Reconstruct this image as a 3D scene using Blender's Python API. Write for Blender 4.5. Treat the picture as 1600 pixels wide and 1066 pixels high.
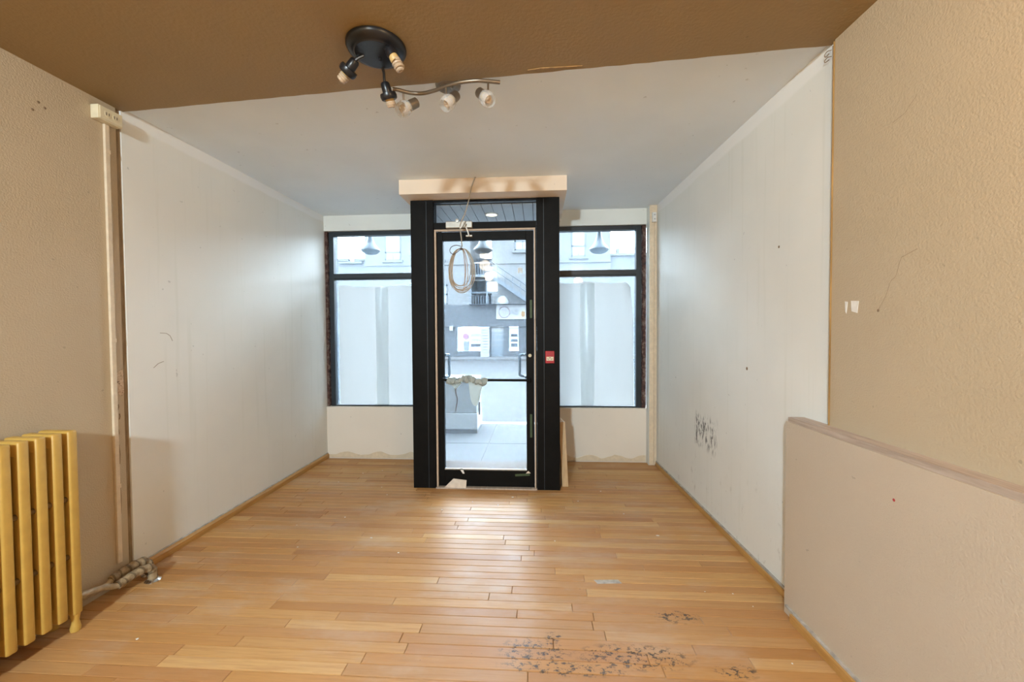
import bpy, bmesh, math, random
from mathutils import Vector, Matrix

for o in list(bpy.data.objects):
    bpy.data.objects.remove(o, do_unlink=True)
SC = bpy.context.scene
COL = SC.collection
rnd = random.Random(7)

# ------------------------------------------------------------------ camera
YAW, PIT, ROLL = math.radians(3.6), math.radians(1.5), -0.006
fw = Vector((-math.sin(YAW) * math.cos(PIT), math.cos(YAW) * math.cos(PIT), -math.sin(PIT)))
r0 = Vector((math.cos(YAW), math.sin(YAW), 0))
u0 = r0.cross(fw)
rt = r0 * math.cos(ROLL) + u0 * math.sin(ROLL)
up = rt.cross(fw)
cd = bpy.data.cameras.new('camera')
cam = bpy.data.objects.new('camera', cd)
COL.objects.link(cam)
cam.matrix_world = Matrix(((rt.x, up.x, -fw.x, 0), (rt.y, up.y, -fw.y, 0), (rt.z, up.z, -fw.z, 1.3), (0, 0, 0, 1)))
cd.sensor_width = 36
cd.lens = 36 * 640 / 1600
cd.clip_start = 0.02
cd.clip_end = 300
SC.camera = cam

# ------------------------------------------------------------------ sky, exposure
SKY = 12.5
w = bpy.data.worlds.new('overcast_sky')
SC.world = w
w.use_nodes = True
bg = w.node_tree.nodes['Background']
bg.inputs[0].default_value = (0.72, 0.87, 1.0, 1)
bg.inputs[1].default_value = SKY
SC.view_settings.view_transform = 'Standard'
SC.view_settings.look = 'None'
SC.view_settings.gamma = 1
SC.view_settings.use_curve_mapping = False
SC.view_settings.exposure = 1.02
LAMP_W = 9.0
FILL_W = 92.0          # cool fill panel added out of view at the back to brighten the front; each warm ceiling lamp in the back half of the room

# ------------------------------------------------------------------ materials
class NT:
    def __init__(s, name):
        s.m = bpy.data.materials.new(name)
        s.m.use_nodes = True
        s.t = s.m.node_tree
        s.b = s.t.nodes['Principled BSDF']
        s.o = s.t.nodes['Material Output']
    def n(s, kind, **k):
        x = s.t.nodes.new(kind)
        for a, v in k.items():
            if a.startswith('_'):
                x.inputs[a[1:].replace('_', ' ')].default_value = v
            else:
                setattr(x, a, v)
        return x
    def l(s, a, b):
        s.t.links.new(a, b)
    def pos(s):
        return s.n('ShaderNodeNewGeometry').outputs['Position']
    def scaled(s, vec, sc):
        m = s.n('ShaderNodeMapping')
        m.inputs['Scale'].default_value = sc
        s.l(vec, m.inputs[0])
        return m.outputs[0]
    def noise(s, vec, scale, detail=4, rough=.55):
        x = s.n('ShaderNodeTexNoise')
        x.inputs['Scale'].default_value = scale
        x.inputs['Detail'].default_value = detail
        x.inputs['Roughness'].default_value = rough
        s.l(vec, x.inputs['Vector'])
        return x.outputs['Fac']
    def ramp(s, fac, stops):
        x = s.n('ShaderNodeValToRGB')
        e = x.color_ramp.elements
        while len(e) > len(stops):
            e.remove(e[-1])
        while len(e) < len(stops):
            e.new(.5)
        for i, (p, c) in enumerate(stops):
            e[i].position = p
            e[i].color = c if len(c) == 4 else (*c, 1)
        s.l(fac, x.inputs[0])
        return x.outputs[0]
    def mix(s, fac, a, b, mode='MIX'):
        x = s.n('ShaderNodeMix', data_type='RGBA', blend_type=mode)
        for v, i in ((fac, 0), (a, 6), (b, 7)):
            if hasattr(v, 'links'):
                s.l(v, x.inputs[i])
            elif i == 0:
                x.inputs[0].default_value = v
            else:
                x.inputs[i].default_value = (*v, 1) if len(v) == 3 else v
        return x.outputs[2]
    def math(s, op, a, b=0.0, c=0.0):
        x = s.n('ShaderNodeMath', operation=op)
        for v, i in ((a, 0), (b, 1), (c, 2)):
            if hasattr(v, 'links'):
                s.l(v, x.inputs[i])
            else:
                x.inputs[i].default_value = v
        return x.outputs[0]
    def smooth(s, v, a, b):
        x = s.n('ShaderNodeMapRange', interpolation_type='SMOOTHSTEP')
        s.l(v, x.inputs[0])
        x.inputs[1].default_value = a
        x.inputs[2].default_value = b
        return x.outputs[0]
    def bump(s, h, strength, dist=.01):
        x = s.n('ShaderNodeBump')
        x.inputs['Strength'].default_value = strength
        x.inputs['Distance'].default_value = dist
        s.l(h, x.inputs['Height'])
        s.l(x.outputs[0], s.b.inputs['Normal'])
    def base(s, c):
        if hasattr(c, 'links'):
            s.l(c, s.b.inputs['Base Color'])
        else:
            s.b.inputs['Base Color'].default_value = (*c, 1)

def simple(name, col, rough=.5, metal=0, var=.12, scale=30, bump=0, spec=.5, aniso=None):
    """plain surface with faint mottling and relief"""
    t = NT(name)
    v = t.scaled(t.pos(), aniso) if aniso else t.pos()
    n = t.noise(v, scale)
    lo = tuple(c * (1 - var) for c in col)
    hi = tuple(min(1, c * (1 + var)) for c in col)
    t.base(t.ramp(n, [(.3, lo), (.7, hi)]))
    t.b.inputs['Roughness'].default_value = rough
    t.b.inputs['Metallic'].default_value = metal
    t.b.inputs['Specular IOR Level'].default_value = spec
    if bump:
        t.bump(n, bump)
    return t.m

def emit(name, col, strength):
    t = NT(name)
    t.base(col)
    t.b.inputs['Emission Color'].default_value = (*col, 1)
    t.b.inputs['Emission Strength'].default_value = strength
    return t.m

def mat_wall(name, col, band=None, texture=.25, tex_scale=140, streak=True, stain=None, dirt_low=False):
    t = NT(name)
    p = t.pos()
    sep = t.n('ShaderNodeSeparateXYZ')
    t.l(p, sep.inputs[0])
    big = t.noise(p, 1.7, 3)
    c = t.mix(t.smooth(big, .35, .7), tuple(x * .955 for x in col), col)
    if streak:
        st = t.noise(t.scaled(p, (9, 9, .35)), 3, 3)
        c = t.mix(t.math('MULTIPLY', t.smooth(st, .55, .75), .28), c, tuple(x * y for x, y in zip(col, (.83, .84, .80))))
    spots = t.noise(p, 26, 2)
    c = t.mix(t.math('MULTIPLY', t.smooth(spots, .735, .77), .45), c, tuple(x * .5 for x in col))
    if band:
        z0, wob, bc = band
        wz = t.math('ADD', sep.outputs[2], t.math('MULTIPLY', t.math('SUBTRACT', t.noise(p, 3, 3), .5), wob))
        c = t.mix(t.smooth(wz, z0 - .008, z0 + .012), c, bc)
    if stain:
        # scuffed black smears: a spot on the wall broken up by upright noise
        (y0, y1, z0, z1, sc) = stain
        my = t.math('MULTIPLY', t.smooth(sep.outputs[1], y0, y0 + .06), t.math('SUBTRACT', 1.0, t.smooth(sep.outputs[1], y1 - .06, y1)))
        mz = t.math('MULTIPLY', t.smooth(sep.outputs[2], z0, z0 + .08), t.math('SUBTRACT', 1.0, t.smooth(sep.outputs[2], z1 - .08, z1)))
        a = t.noise(t.scaled(p, (1, 1, .25)), sc, 3, .6)
        b = t.noise(t.scaled(p, (1, 1, .5)), 38, 4, .7)
        m = t.math('MULTIPLY', t.math('MULTIPLY', my, mz), t.math('MULTIPLY', t.smooth(a, .45, .55), t.smooth(b, .42, .56)))
        c = t.mix(t.math('MULTIPLY', m, .85), c, (.07, .07, .065))
    if dirt_low:
        d = t.noise(t.scaled(p, (1, 2.2, 1)), 9, 5, .7)
        m = t.math('MULTIPLY', t.math('SUBTRACT', 1.0, t.smooth(sep.outputs[2], .15, .75)), t.smooth(d, .6, .75))
        c = t.mix(t.math('MULTIPLY', m, .4), c, (.25, .23, .19))
    t.base(c)
    t.b.inputs['Roughness'].default_value = .55
    t.b.inputs['Specular IOR Level'].default_value = .3
    t.bump(t.noise(p, tex_scale, 3, .5), texture, .004)
    return t.m

def mat_glass(name, haze, tint=(.96, .985, 1.0)):
    """thin window pane: clear, with a translucent bluish haze put in for veiling glare"""
    t = NT(name)
    tr = t.n('ShaderNodeBsdfTransparent')
    tr.inputs[0].default_value = (*tint, 1)
    gl = t.n('ShaderNodeBsdfGlossy')
    gl.inputs['Roughness'].default_value = .02
    tl = t.n('ShaderNodeBsdfTranslucent')
    tl.inputs[0].default_value = (.62, .82, 1.0, 1)
    m0 = t.n('ShaderNodeMixShader')
    m0.inputs[0].default_value = haze
    t.l(tr.outputs[0], m0.inputs[1])
    t.l(tl.outputs[0], m0.inputs[2])
    fr = t.n('ShaderNodeFresnel')
    fr.inputs[0].default_value = 1.45
    m1 = t.n('ShaderNodeMixShader')
    t.l(t.math('MULTIPLY', fr.outputs[0], .8), m1.inputs[0])
    t.l(m0.outputs[0], m1.inputs[1])
    t.l(gl.outputs[0], m1.inputs[2])
    t.l(m1.outputs[0], t.o.inputs[0])
    return t.m

def mat_paper(name, trans, dif):
    t = NT(name)
    p = t.pos()
    n = t.noise(t.scaled(p, (6, 6, 1.2)), 2, 4)
    ct = t.ramp(n, [(.3, tuple(c * .93 for c in trans)), (.7, trans)])
    a = t.n('ShaderNodeBsdfTranslucent')
    t.l(ct, a.inputs[0])
    d = t.n('ShaderNodeBsdfDiffuse')
    d.inputs[0].default_value = (*dif, 1)
    m = t.n('ShaderNodeAddShader')
    t.l(a.outputs[0], m.inputs[0])
    t.l(d.outputs[0], m.inputs[1])
    t.l(m.outputs[0], t.o.inputs[0])
    return t.m

def mat_floor():
    t = NT('oak_strip_floor')
    p = t.pos()
    oi = t.n('ShaderNodeObjectInfo')
    rn = oi.outputs['Random']
    off = t.n('ShaderNodeVectorMath', operation='ADD')
    cmb = t.n('ShaderNodeCombineXYZ')
    t.l(t.math('MULTIPLY', rn, 37.0), cmb.inputs[0])
    t.l(t.math('MULTIPLY', rn, 91.0), cmb.inputs[1])
    t.l(p, off.inputs[0])
    t.l(cmb.outputs[0], off.inputs[1])
    v = off.outputs[0]
    g1 = t.noise(t.scaled(v, (1.6, 34, 34)), 2.2, 5, .6)
    g2 = t.noise(t.scaled(v, (5, 160, 160)), 2, 3, .6)
    tone = t.ramp(rn, [(0, (.40, .185, .060)), (.25, (.52, .265, .085)), (.45, (.46, .225, .085)), (.65, (.58, .325, .118)), (.85, (.47, .25, .10)), (1, (.64, .385, .155))])
    c = t.mix(t.math('MULTIPLY', t.smooth(g1, .42, .72), .5), tone, (.40, .19, .065))
    c = t.mix(t.math('MULTIPLY', t.smooth(g2, .48, .75), .32), c, (.30, .15, .06))
    # worn, greyed varnish in broad patches
    wear = t.noise(t.scaled(p, (.7, 1.6, 1)), 2.1, 5, .65)
    c = t.mix(t.math('MULTIPLY', t.smooth(wear, .48, .70), .42), c, (.56, .43, .32))
    # black tarry residue left in two patches and pin specks
    sep = t.n('ShaderNodeSeparateXYZ')
    t.l(p, sep.inputs[0])
    def spot(cx, cy, rx, ry):
        a = t.math('POWER', t.math('DIVIDE', t.math('SUBTRACT', sep.outputs[0], cx), rx), 2.0)
        b = t.math('POWER', t.math('DIVIDE', t.math('SUBTRACT', sep.outputs[1], cy), ry), 2.0)
        return t.math('SUBTRACT', 1.0, t.smooth(t.math('ADD', a, b), .25, 1.0))
    m = None
    for s in ((-.02, 1.63, .17, .085), (.38, 1.62, .27, .08), (.62, 1.86, .12, .05), (.10, 1.55, .30, .045), (.75, 1.57, .10, .04), (.06, 1.71, .05, .035)):
        q = spot(*s)
        m = q if m is None else t.math('MAXIMUM', m, q)
    d1 = t.noise(t.scaled(p, (1, 1.5, 1)), 34, 5, .75)
    blot = t.math('MULTIPLY', m, t.smooth(d1, .505, .59))
    c = t.mix(t.math('MULTIPLY', blot, .9), c, (.045, .04, .036))
    pin = t.noise(p, 42, 1)
    c = t.mix(t.math('MULTIPLY', t.smooth(pin, .80, .83), .8), c, (.10, .06, .035))
    t.base(c)
    rr = t.ramp(t.noise(p, 5, 4), [(.3, (.34, .34, .34)), (.75, (.52, .52, .52))])
    t.l(rr, t.b.inputs['Roughness'])
    t.b.inputs['Specular IOR Level'].default_value = .28
    t.bump(g1, .12, .003)
    return t.m

def mat_wood(name, c0, c1, scale=(3, 3, .4), rough=.5):
    t = NT(name)
    g = t.noise(t.scaled(t.pos(), scale), 9, 5, .6)
    t.base(t.ramp(g, [(.3, c0), (.7, c1)]))
    t.b.inputs['Roughness'].default_value = rough
    t.bump(g, .15, .003)
    return t.m

def mat_brick_edge():
    t = NT('broken_brick')
    n = t.noise(t.pos(), 22, 5, .7)
    t.base(t.ramp(n, [(.35, (.025, .016, .015)), (.5, (.09, .038, .03)), (.62, (.20, .15, .12)), (.7, (.03, .02, .02))]))
    t.b.inputs['Roughness'].default_value = .9
    t.bump(n, .6, .02)
    return t.m

def mat_wrap():
    """bandaged pipe lagging: rings of old painted cloth with dark seams"""
    t = NT('cloth_pipe_lagging')
    p = t.pos()
    wv = t.n('ShaderNodeTexWave', wave_type='BANDS', bands_direction='Y')
    wv.inputs['Scale'].default_value = 9
    wv.inputs['Distortion'].default_value = 5
    wv.inputs['Detail'].default_value = 2
    t.l(p, wv.inputs['Vector'])
    n = t.noise(p, 40, 4)
    c = t.ramp(n, [(.3, (.19, .125, .06)), (.7, (.42, .31, .18))])
    c = t.mix(t.math('MULTIPLY', t.smooth(wv.outputs['Fac'], .75, .95), .75), c, (.10, .065, .03))
    t.base(c)
    t.b.inputs['Roughness'].default_value = .7
    t.bump(wv.outputs['Fac'], .5, .006)
    return t.m

def mat_patch():
    t = NT('bare_plaster')
    n = t.noise(t.pos(), 90, 3, .7)
    t.base(t.ramp(n, [(.34, (.10, .06, .035)), (.42, (.55, .40, .27)), (.7, (.72, .57, .41))]))
    t.b.inputs['Roughness'].default_value = .9
    t.bump(n, .5, .004)
    return t.m

def mat_board_siding(name, c):
    return simple(name, c, .45, 0, .05, 6)

M = {
    'wall_front': mat_wall('smooth_cream_wall', (.84, .835, .785), band=(2.405, .05, (.87, .87, .85)), texture=.08, tex_scale=60),
    'wall_right': mat_wall('smooth_offwhite_wall', (.84, .845, .805), band=(2.39, .035, (.87, .87, .85)), texture=.08, tex_scale=60, stain=(2.72, 3.12, .43, .72, 24), dirt_low=True),
    'wall_rear': mat_wall('rough_beige_wall', (.54, .435, .30), texture=.5, tex_scale=140, streak=False),
    'wall_low': mat_wall('rough_pinkish_wall', (.58, .485, .375), texture=.5, tex_scale=140, streak=False),
    'wall_sill': mat_wall('peach_sill_wall', (.84, .76, .66), texture=.06, tex_scale=60, streak=False),
    'lintel': mat_wall('cream_lintel', (.80, .82, .78), texture=.05, streak=False),
    'ceiling': mat_wall('white_ceiling_paint', (.85, .925, .975), texture=.05, tex_scale=50, streak=False),
    'ceiling_rear': mat_wall('brown_ceiling_paint', (.33, .225, .10), texture=.35, tex_scale=70, streak=False),
    'header': mat_wall('peach_header_paint', (.88, .73, .58), texture=.05, streak=False),
    'floor': mat_floor(),
    'subfloor': simple('dark_subfloor', (.05, .03, .018), .9),
    'baseboard': mat_wood('amber_baseboard_wood', (.42, .21, .05), (.60, .34, .11), (4, .5, 6), .4),
    'base_cap': simple('grey_plaster_edge', (.45, .42, .38), .8, var=.3, scale=25),
    'strip': mat_wood('amber_strip_wood', (.26, .15, .05), (.46, .28, .10), (5, 5, .4), .45),
    'dirty_strip': mat_wood('grimy_seam', (.18, .115, .055), (.38, .28, .17), (6, 6, .8), .8),
    'race': simple('cream_painted_raceway', (.72, .60, .44), .45, var=.08),
    'ledge': mat_wood('grey_brown_ledge_wood', (.36, .28, .22), (.55, .45, .37), (7, .6, 7), .65),
    'black': simple('black_painted_metal', (.006, .0055, .005), .5, 0, .25, 8, 0, .1),
    'frame': simple('charcoal_window_frame', (.018, .026, .034), .4, 0, .2, 8),
    'tan': simple('tan_weather_strip', (.50, .38, .28), .6),
    'glass_door': mat_glass('door_glass', .030),
    'glass_win': mat_glass('window_glass', .035),
    'glass_tran': mat_glass('transom_glass', .012),
    'paper': mat_paper('white_window_paper', (.155, .158, .155), (.36, .37, .37)),
    'paper_thin': mat_paper('thin_paper_strip', (.74, .765, .765), (.12, .12, .12)),
    'brick': mat_brick_edge(),
    'lag': mat_wrap(),
    'patch': mat_patch(),
    'pipe': simple('grimy_painted_pipe', (.42, .33, .21), .5, 0, .3, 30, .1),
    'rad': simple('yellow_radiator_enamel', (.56, .345, .075), .38, 0, .07, 18, .03),
    'rad_hub': simple('dark_radiator_hub', (.13, .075, .02), .6, 0, .3, 40),
    'chrome': simple('chrome_flange', (.75, .75, .76), .2, 1, .05),
    'ivory': simple('ivory_plastic', (.74, .66, .46), .45, var=.06),
    'ivory_slot': simple('dark_socket_slot', (.05, .04, .03), .6),
    'white_plastic': simple('white_plastic', (.78, .77, .73), .4, var=.04),
    'grey_metal': simple('grey_cast_metal', (.42, .39, .34), .4, .6, .1),
    'nickel': simple('brushed_nickel', (.25, .205, .155), .38, .8, .1, 60, 0, .5, (1, 1, 12)),
    'blackgloss': simple('gloss_black_enamel', (.010, .011, .014), .33, 0, .2, 8),
    'cfl': simple('unlit_bulb_tube', (.50, .385, .27), .3, var=.08),
    'cfl_base': simple('bulb_base_plastic', (.55, .38, .16), .4),
    'cable': simple('grey_beige_cable', (.42, .375, .31), .5, var=.15),
    'cable_tan': simple('tan_cable', (.42, .29, .18), .5, var=.15),
    'cable_dark': simple('dark_tie_wire', (.10, .08, .07), .5),
    'red': simple('red_plate', (.42, .018, .025), .35, var=.1),
    'label': simple('cream_label', (.75, .66, .50), .5),
    'label_ink': simple('label_ink', (.06, .05, .03), .6),
    'green_tape': simple('green_masking_tape', (.045, .075, .03), .6, var=.2),
    'scrap': simple('torn_paper', (.72, .62, .52), .8, var=.08),
    'white_paint': simple('white_paint_chip', (.82, .80, .76), .7),
    'plank': mat_wood('pale_pine', (.48, .30, .14), (.62, .42, .22), (5, 5, .5), .5),
    'plank_dark': mat_wood('brown_board', (.16, .10, .06), (.26, .17, .10), (5, 5, .5), .6),
    'crack': simple('crack_brown', (.22, .15, .09), .9),  # dark brown of the wall marks: cracks, scratches, holes, dents
    'wrapfilm': mat_paper('crumpled_film', (.10, .12, .12), (.36, .40, .39)),
    'soffit': mat_board_siding('white_soffit_panel', (0.7318, 0.7984, 0.8515)),
    'soffit_gap': simple('soffit_groove', (.12, .15, .18), .8),
    'downlight': emit('downlight_lens', (1.0, .93, .72), 1.0),
    'sidewalk': simple('pale_concrete', (0.0189, 0.0189, 0.0189), .85, 0, .12, 3, .1),
    'joint': simple('sidewalk_joint', (.12, .12, .12), .9),
    'road': simple('grey_asphalt', (0.001255, 0.001322, 0.001421), .85, 0, .1, 2),
    'line': simple('road_paint', (0.0567, 0.0567, 0.0567), .8),
    'concrete': simple('light_concrete', (0.1227, 0.1311, 0.1339), .85, 0, .1, 6, .1),
    'concrete_l': simple('tiled_concrete', (0.1882, 0.1952, 0.2022), .8, 0, .08, 10),
    'concrete_d': simple('dark_concrete_foot', (0.03704, 0.03704, 0.04074), .85),
    'facade': simple('pale_brick_facade', (0.04693, 0.04776, 0.04861), .9, 0, .05, 1.5),
    'facade2': simple('pale_render_facade', (0.0463, 0.04706, 0.04784), .9, 0, .05, 1.5),
    'facade_trim': simple('stone_trim', (0.04445, 0.04693, 0.04939), .9),
    'shopblue': simple('slate_blue_cladding', (0.00343, 0.005715, 0.00876), .7, 0, .12, 2),
    'recess': simple('blue_grey_siding', (0.008891, 0.01423, 0.01956), .8, 0, .15, 2),
    'winpane': simple('pale_blind_pane', (0.05548, 0.05918, 0.06195), .4, 0, .05),
    'windark': simple('grey_window_pane', (0.0344, 0.04358, 0.05274), .25, 0, .1),
    'winframe': simple('grey_sash', (0.0194, 0.02293, 0.02822), .6),
    'signwhite': simple('white_sign_face', (0.07706, 0.07706, 0.07706), .5, 0, .02),
    'signpink': simple('pink_emblem', (0.05645, 0.03528, 0.03881), .5),
    'signink': simple('dark_sign_letters', (.012, .013, .016), .6),
    'neon': emit('red_neon', (1.0, .16, .12), .5),
    'neonwhite': emit('neon_white_panel', (1.0, .80, .80), .42),
    'magenta': simple('magenta_disc', (0.0635, 0.01588, 0.03881), .5),
    'shopglow': emit('lit_shop_interior', (.75, .90, 1.0), .17),
    'shelfgrey': simple('shelf_goods', (0.0247, 0.02646, 0.03352), .7, 0, .4, 4),
    'steel': simple('blue_grey_steel', (0.01058, 0.01764, 0.02646), .6),
    'handle': simple('blue_grey_handle', (.12, .17, .22), .4, .3, .05),
    'stucco_out': simple('outer_storefront_wall', (0.084, 0.084, 0.084), .9),
    'pendant': simple('grey_blue_enamel', (0.02862, 0.03846, 0.04472), .5, 0, .04),
    'lampglow': emit('lamp_dome', (1.0, .85, .66), 8),
    'tarp': simple('white_tarp', (0.07409, 0.07585, 0.07762), .8),
    'fillglow': emit('fill_lens_glow', (1.0, .97, .90), .8),  # glowing lens of the added fill panel
}
for nm in ('steel',):
    pass

# clear shade glass of the spot heads
_t = NT('clear_shade_glass')
_t.b.inputs['Base Color'].default_value = (.90, .89, .86, 1)
_t.b.inputs['Roughness'].default_value = .12
_t.b.inputs['Transmission Weight'].default_value = .0
_t.b.inputs['Alpha'].default_value = .27
M['shade'] = _t.m

# ------------------------------------------------------------------ mesh helpers
def bm_new():
    return bmesh.new()

def add_box(bm, lo, hi, bevel=0.0, mat=None):
    x0, y0, z0 = lo
    x1, y1, z1 = hi
    g = bmesh.ops.create_cube(bm, size=1)
    vs = g['verts']
    for v in vs:
        v.co = Vector(((x0 + x1) / 2 + v.co.x * (x1 - x0), (y0 + y1) / 2 + v.co.y * (y1 - y0), (z0 + z1) / 2 + v.co.z * (z1 - z0)))
    if bevel:
        es = list({e for v in vs for e in v.link_edges})
        bmesh.ops.bevel(bm, geom=es, offset=bevel, segments=2, affect='EDGES', profile=.5)
    if mat is not None:
        bmesh.ops.transform(bm, matrix=mat, verts=vs)
    return vs

def frame_of(d, hint=Vector((0, 0, 1))):
    d = d.normalized()
    if abs(d.dot(hint)) > .98:
        hint = Vector((1, 0, 0))
    a = d.cross(hint).normalized()
    return a, a.cross(d).normalized()

def add_tube(bm, pts, r, seg=10, cap=True, closed=False):
    pts = [Vector(p) for p in pts]
    n = len(pts)
    rs = r if isinstance(r, (list, tuple)) else [r] * n
    rings = []
    a = None
    for i, p in enumerate(pts):
        if closed:
            d = pts[(i + 1) % n] - pts[i - 1]
        else:
            d = pts[min(i + 1, n - 1)] - pts[max(i - 1, 0)]
        d.normalize()
        if a is None:
            a, b = frame_of(d)
        else:
            a = (a - d * a.dot(d)).normalized()
            b = a.cross(d).normalized()
        rings.append([bm.verts.new(p + (a * math.cos(t) + b * math.sin(t)) * rs[i]) for t in [2 * math.pi * k / seg for k in range(seg)]])
    m = n if closed else n - 1
    for i in range(m):
        A, B = rings[i], rings[(i + 1) % n]
        for k in range(seg):
            bm.faces.new((A[k], A[(k + 1) % seg], B[(k + 1) % seg], B[k]))
    if cap and not closed:
        bm.faces.new(list(reversed(rings[0])))
        bm.faces.new(rings[-1])

def smooth_pts(pts, k=6, closed=False):
    pts = [Vector(p) for p in pts]
    out = []
    n = len(pts)
    rng = n if closed else n - 1
    for i in range(rng):
        if closed:
            p0, p1, p2, p3 = pts[i - 1], pts[i], pts[(i + 1) % n], pts[(i + 2) % n]
        else:
            p0, p1, p2, p3 = pts[max(i - 1, 0)], pts[i], pts[i + 1], pts[min(i + 2, n - 1)]
        for j in range(k):
            t = j / k
            out.append(.5 * ((2 * p1) + (p2 - p0) * t + (2 * p0 - 5 * p1 + 4 * p2 - p3) * t * t + (3 * p1 - p0 - 3 * p2 + p3) * t ** 3))
    if not closed:
        out.append(pts[-1])
    return out

def add_lathe(bm, prof, origin, axis=(0, 0, 1), seg=24):
    """prof: list of (radius, distance along axis)"""
    o = Vector(origin)
    ax = Vector(axis).normalized()
    a, b = frame_of(ax)
    rings = []
    for r, h in prof:
        if r < 1e-5:
            rings.append([bm.verts.new(o + ax * h)])
        else:
            rings.append([bm.verts.new(o + ax * h + (a * math.cos(t) + b * math.sin(t)) * r) for t in [2 * math.pi * k / seg for k in range(seg)]])
    for A, B in zip(rings, rings[1:]):
        for k in range(seg):
            k2 = (k + 1) % seg
            if len(A) == 1 and len(B) == 1:
                continue
            if len(A) == 1:
                bm.faces.new((A[0], B[k2], B[k]))
            elif len(B) == 1:
                bm.faces.new((A[k], A[k2], B[0]))
            else:
                bm.faces.new((A[k], A[k2], B[k2], B[k]))

def add_prism(bm, poly, z0, z1, axis='z'):
    """poly of 2D points, extruded; axis tells which coordinate z0..z1 is"""
    def co(p, h):
        return {'z': (p[0], p[1], h), 'y': (p[0], h, p[1]), 'x': (h, p[0], p[1])}[axis]
    A = [bm.verts.new(co(p, z0)) for p in poly]
    B = [bm.verts.new(co(p, z1)) for p in poly]
    n = len(poly)
    bm.faces.new(A)
    bm.faces.new(list(reversed(B)))
    for i in range(n):
        bm.faces.new((A[i], B[i], B[(i + 1) % n], A[(i + 1) % n]))

def obj(name, bm, mat, parent=None, smooth=False, label=None):
    bmesh.ops.recalc_face_normals(bm, faces=bm.faces)
    me = bpy.data.meshes.new(name)
    bm.to_mesh(me)
    bm.free()
    me.materials.append(M[mat] if isinstance(mat, str) else mat)
    if smooth:
        for p in me.polygons:
            p.use_smooth = True
        try:
            me.set_sharp_from_angle(angle=math.radians(42))
        except Exception:
            pass
    o = bpy.data.objects.new(name, me)
    COL.objects.link(o)
    if parent is not None:
        o.parent = parent
    if label:
        o['label'] = label
    return o

def boxobj(name, lo, hi, mat, parent=None, bevel=0.0, label=None):
    bm = bm_new()
    add_box(bm, lo, hi, bevel)
    return obj(name, bm, mat, parent, label=label)

def multibox(name, boxes, mat, parent=None, bevel=0.0, label=None):
    bm = bm_new()
    for lo, hi in boxes:
        add_box(bm, lo, hi, bevel)
    return obj(name, bm, mat, parent, label=label)

def tube(name, pts, r, mat, parent=None, seg=10, closed=False, label=None):
    bm = bm_new()
    add_tube(bm, pts, r, seg, closed=closed)
    return obj(name, bm, mat, parent, smooth=True, label=label)

def lathe(name, prof, origin, mat, parent=None, axis=(0, 0, 1), seg=24, label=None):
    bm = bm_new()
    add_lathe(bm, prof, origin, axis, seg)
    return obj(name, bm, mat, parent, smooth=True, label=label)

def empty(name):
    o = bpy.data.objects.new(name, None)
    o.empty_display_size = .1
    COL.objects.link(o)
    return o

def tag(o, label, cat, group=None, kind=None):
    o['label'] = label
    o['category'] = cat
    if group:
        o['group'] = group
    if kind:
        o['kind'] = kind
    return o

def struct(o, label, cat):
    return tag(o, label, cat, kind='structure')

def thing(name, label, cat, group=None):
    return tag(empty(name), label, cat, group)

def text_obj(name, body, size, mat, loc, parent=None, depth=.004, rot=(math.pi / 2, 0, 0)):
    cu = bpy.data.curves.new(name, 'FONT')
    cu.body = body
    cu.size = size
    cu.align_x = 'CENTER'
    cu.align_y = 'CENTER'
    cu.extrude = depth
    t = bpy.data.objects.new(name + '_tmp', cu)
    COL.objects.link(t)
    bpy.context.view_layer.update()
    me = bpy.data.meshes.new_from_object(t.evaluated_get(bpy.context.evaluated_depsgraph_get()))
    bpy.data.objects.remove(t, do_unlink=True)
    me.materials.clear()
    me.materials.append(M[mat])
    me.transform(Matrix.Translation(loc) @ Matrix.Rotation(rot[0], 4, 'X'))
    o = bpy.data.objects.new(name, me)
    COL.objects.link(o)
    if parent is not None:
        o.parent = parent
    return o

# ------------------------------------------------------------------ dimensions (metres)
XL = -2.165                                   # left wall face
def XR(y):                                    # right wall face, slightly skewed
    return 1.268 - .03526 * y
YF = 4.06                                     # inner face of the window wall
YB = -3.0                                     # back of the room
ZC = 2.472                                    # white ceiling
ZB = 2.456                                    # brown ceiling underside
DY = 3.30                                     # front of the black door columns
CX0, CX1, CX2, CX3 = -1.030, -.842, -.030, .176   # door columns: outer, inner | inner, outer
def YS(x):                                    # diagonal joint between the two ceilings
    return 2.046 + (x - XL) * (1.782 - 2.046) / (1.212 - XL)

# ------------------------------------------------------------------ floor
fl = boxobj('floor', (XL - .12, YB - .1, -.12), (1.36, YF + .02, -.020), 'subfloor')
struct(fl, 'worn honey-coloured strip wood floor of narrow boards', 'floor')
PW = .0572
def plank_bm(bm, x0, x1, y0, y1, zt):
    c = .0020
    lo = [(x0, y0), (x1, y0), (x1, y1), (x0, y1)]
    hi = [(x0 + c, y0 + c), (x1 - c, y0 + c), (x1 - c, y1 - c), (x0 + c, y1 - c)]
    A = [bm.verts.new((p[0], p[1], -.0198)) for p in lo]
    B = [bm.verts.new((p[0], p[1], zt - c)) for p in lo]
    T = [bm.verts.new((p[0], p[1], zt)) for p in hi]
    for i in range(4):
        j = (i + 1) % 4
        bm.faces.new((A[i], A[j], B[j], B[i]))
        bm.faces.new((B[i], B[j], T[j], T[i]))
    bm.faces.new(T)
def runs(y):
    xr = XR(y + PW) - .003
    if y + PW > 3.375:
        return [(XL + .003, CX0 - .006), (CX3 + .006, xr)]
    return [(XL + .003, xr)]
y = 1.30
rear = bm_new()
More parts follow.
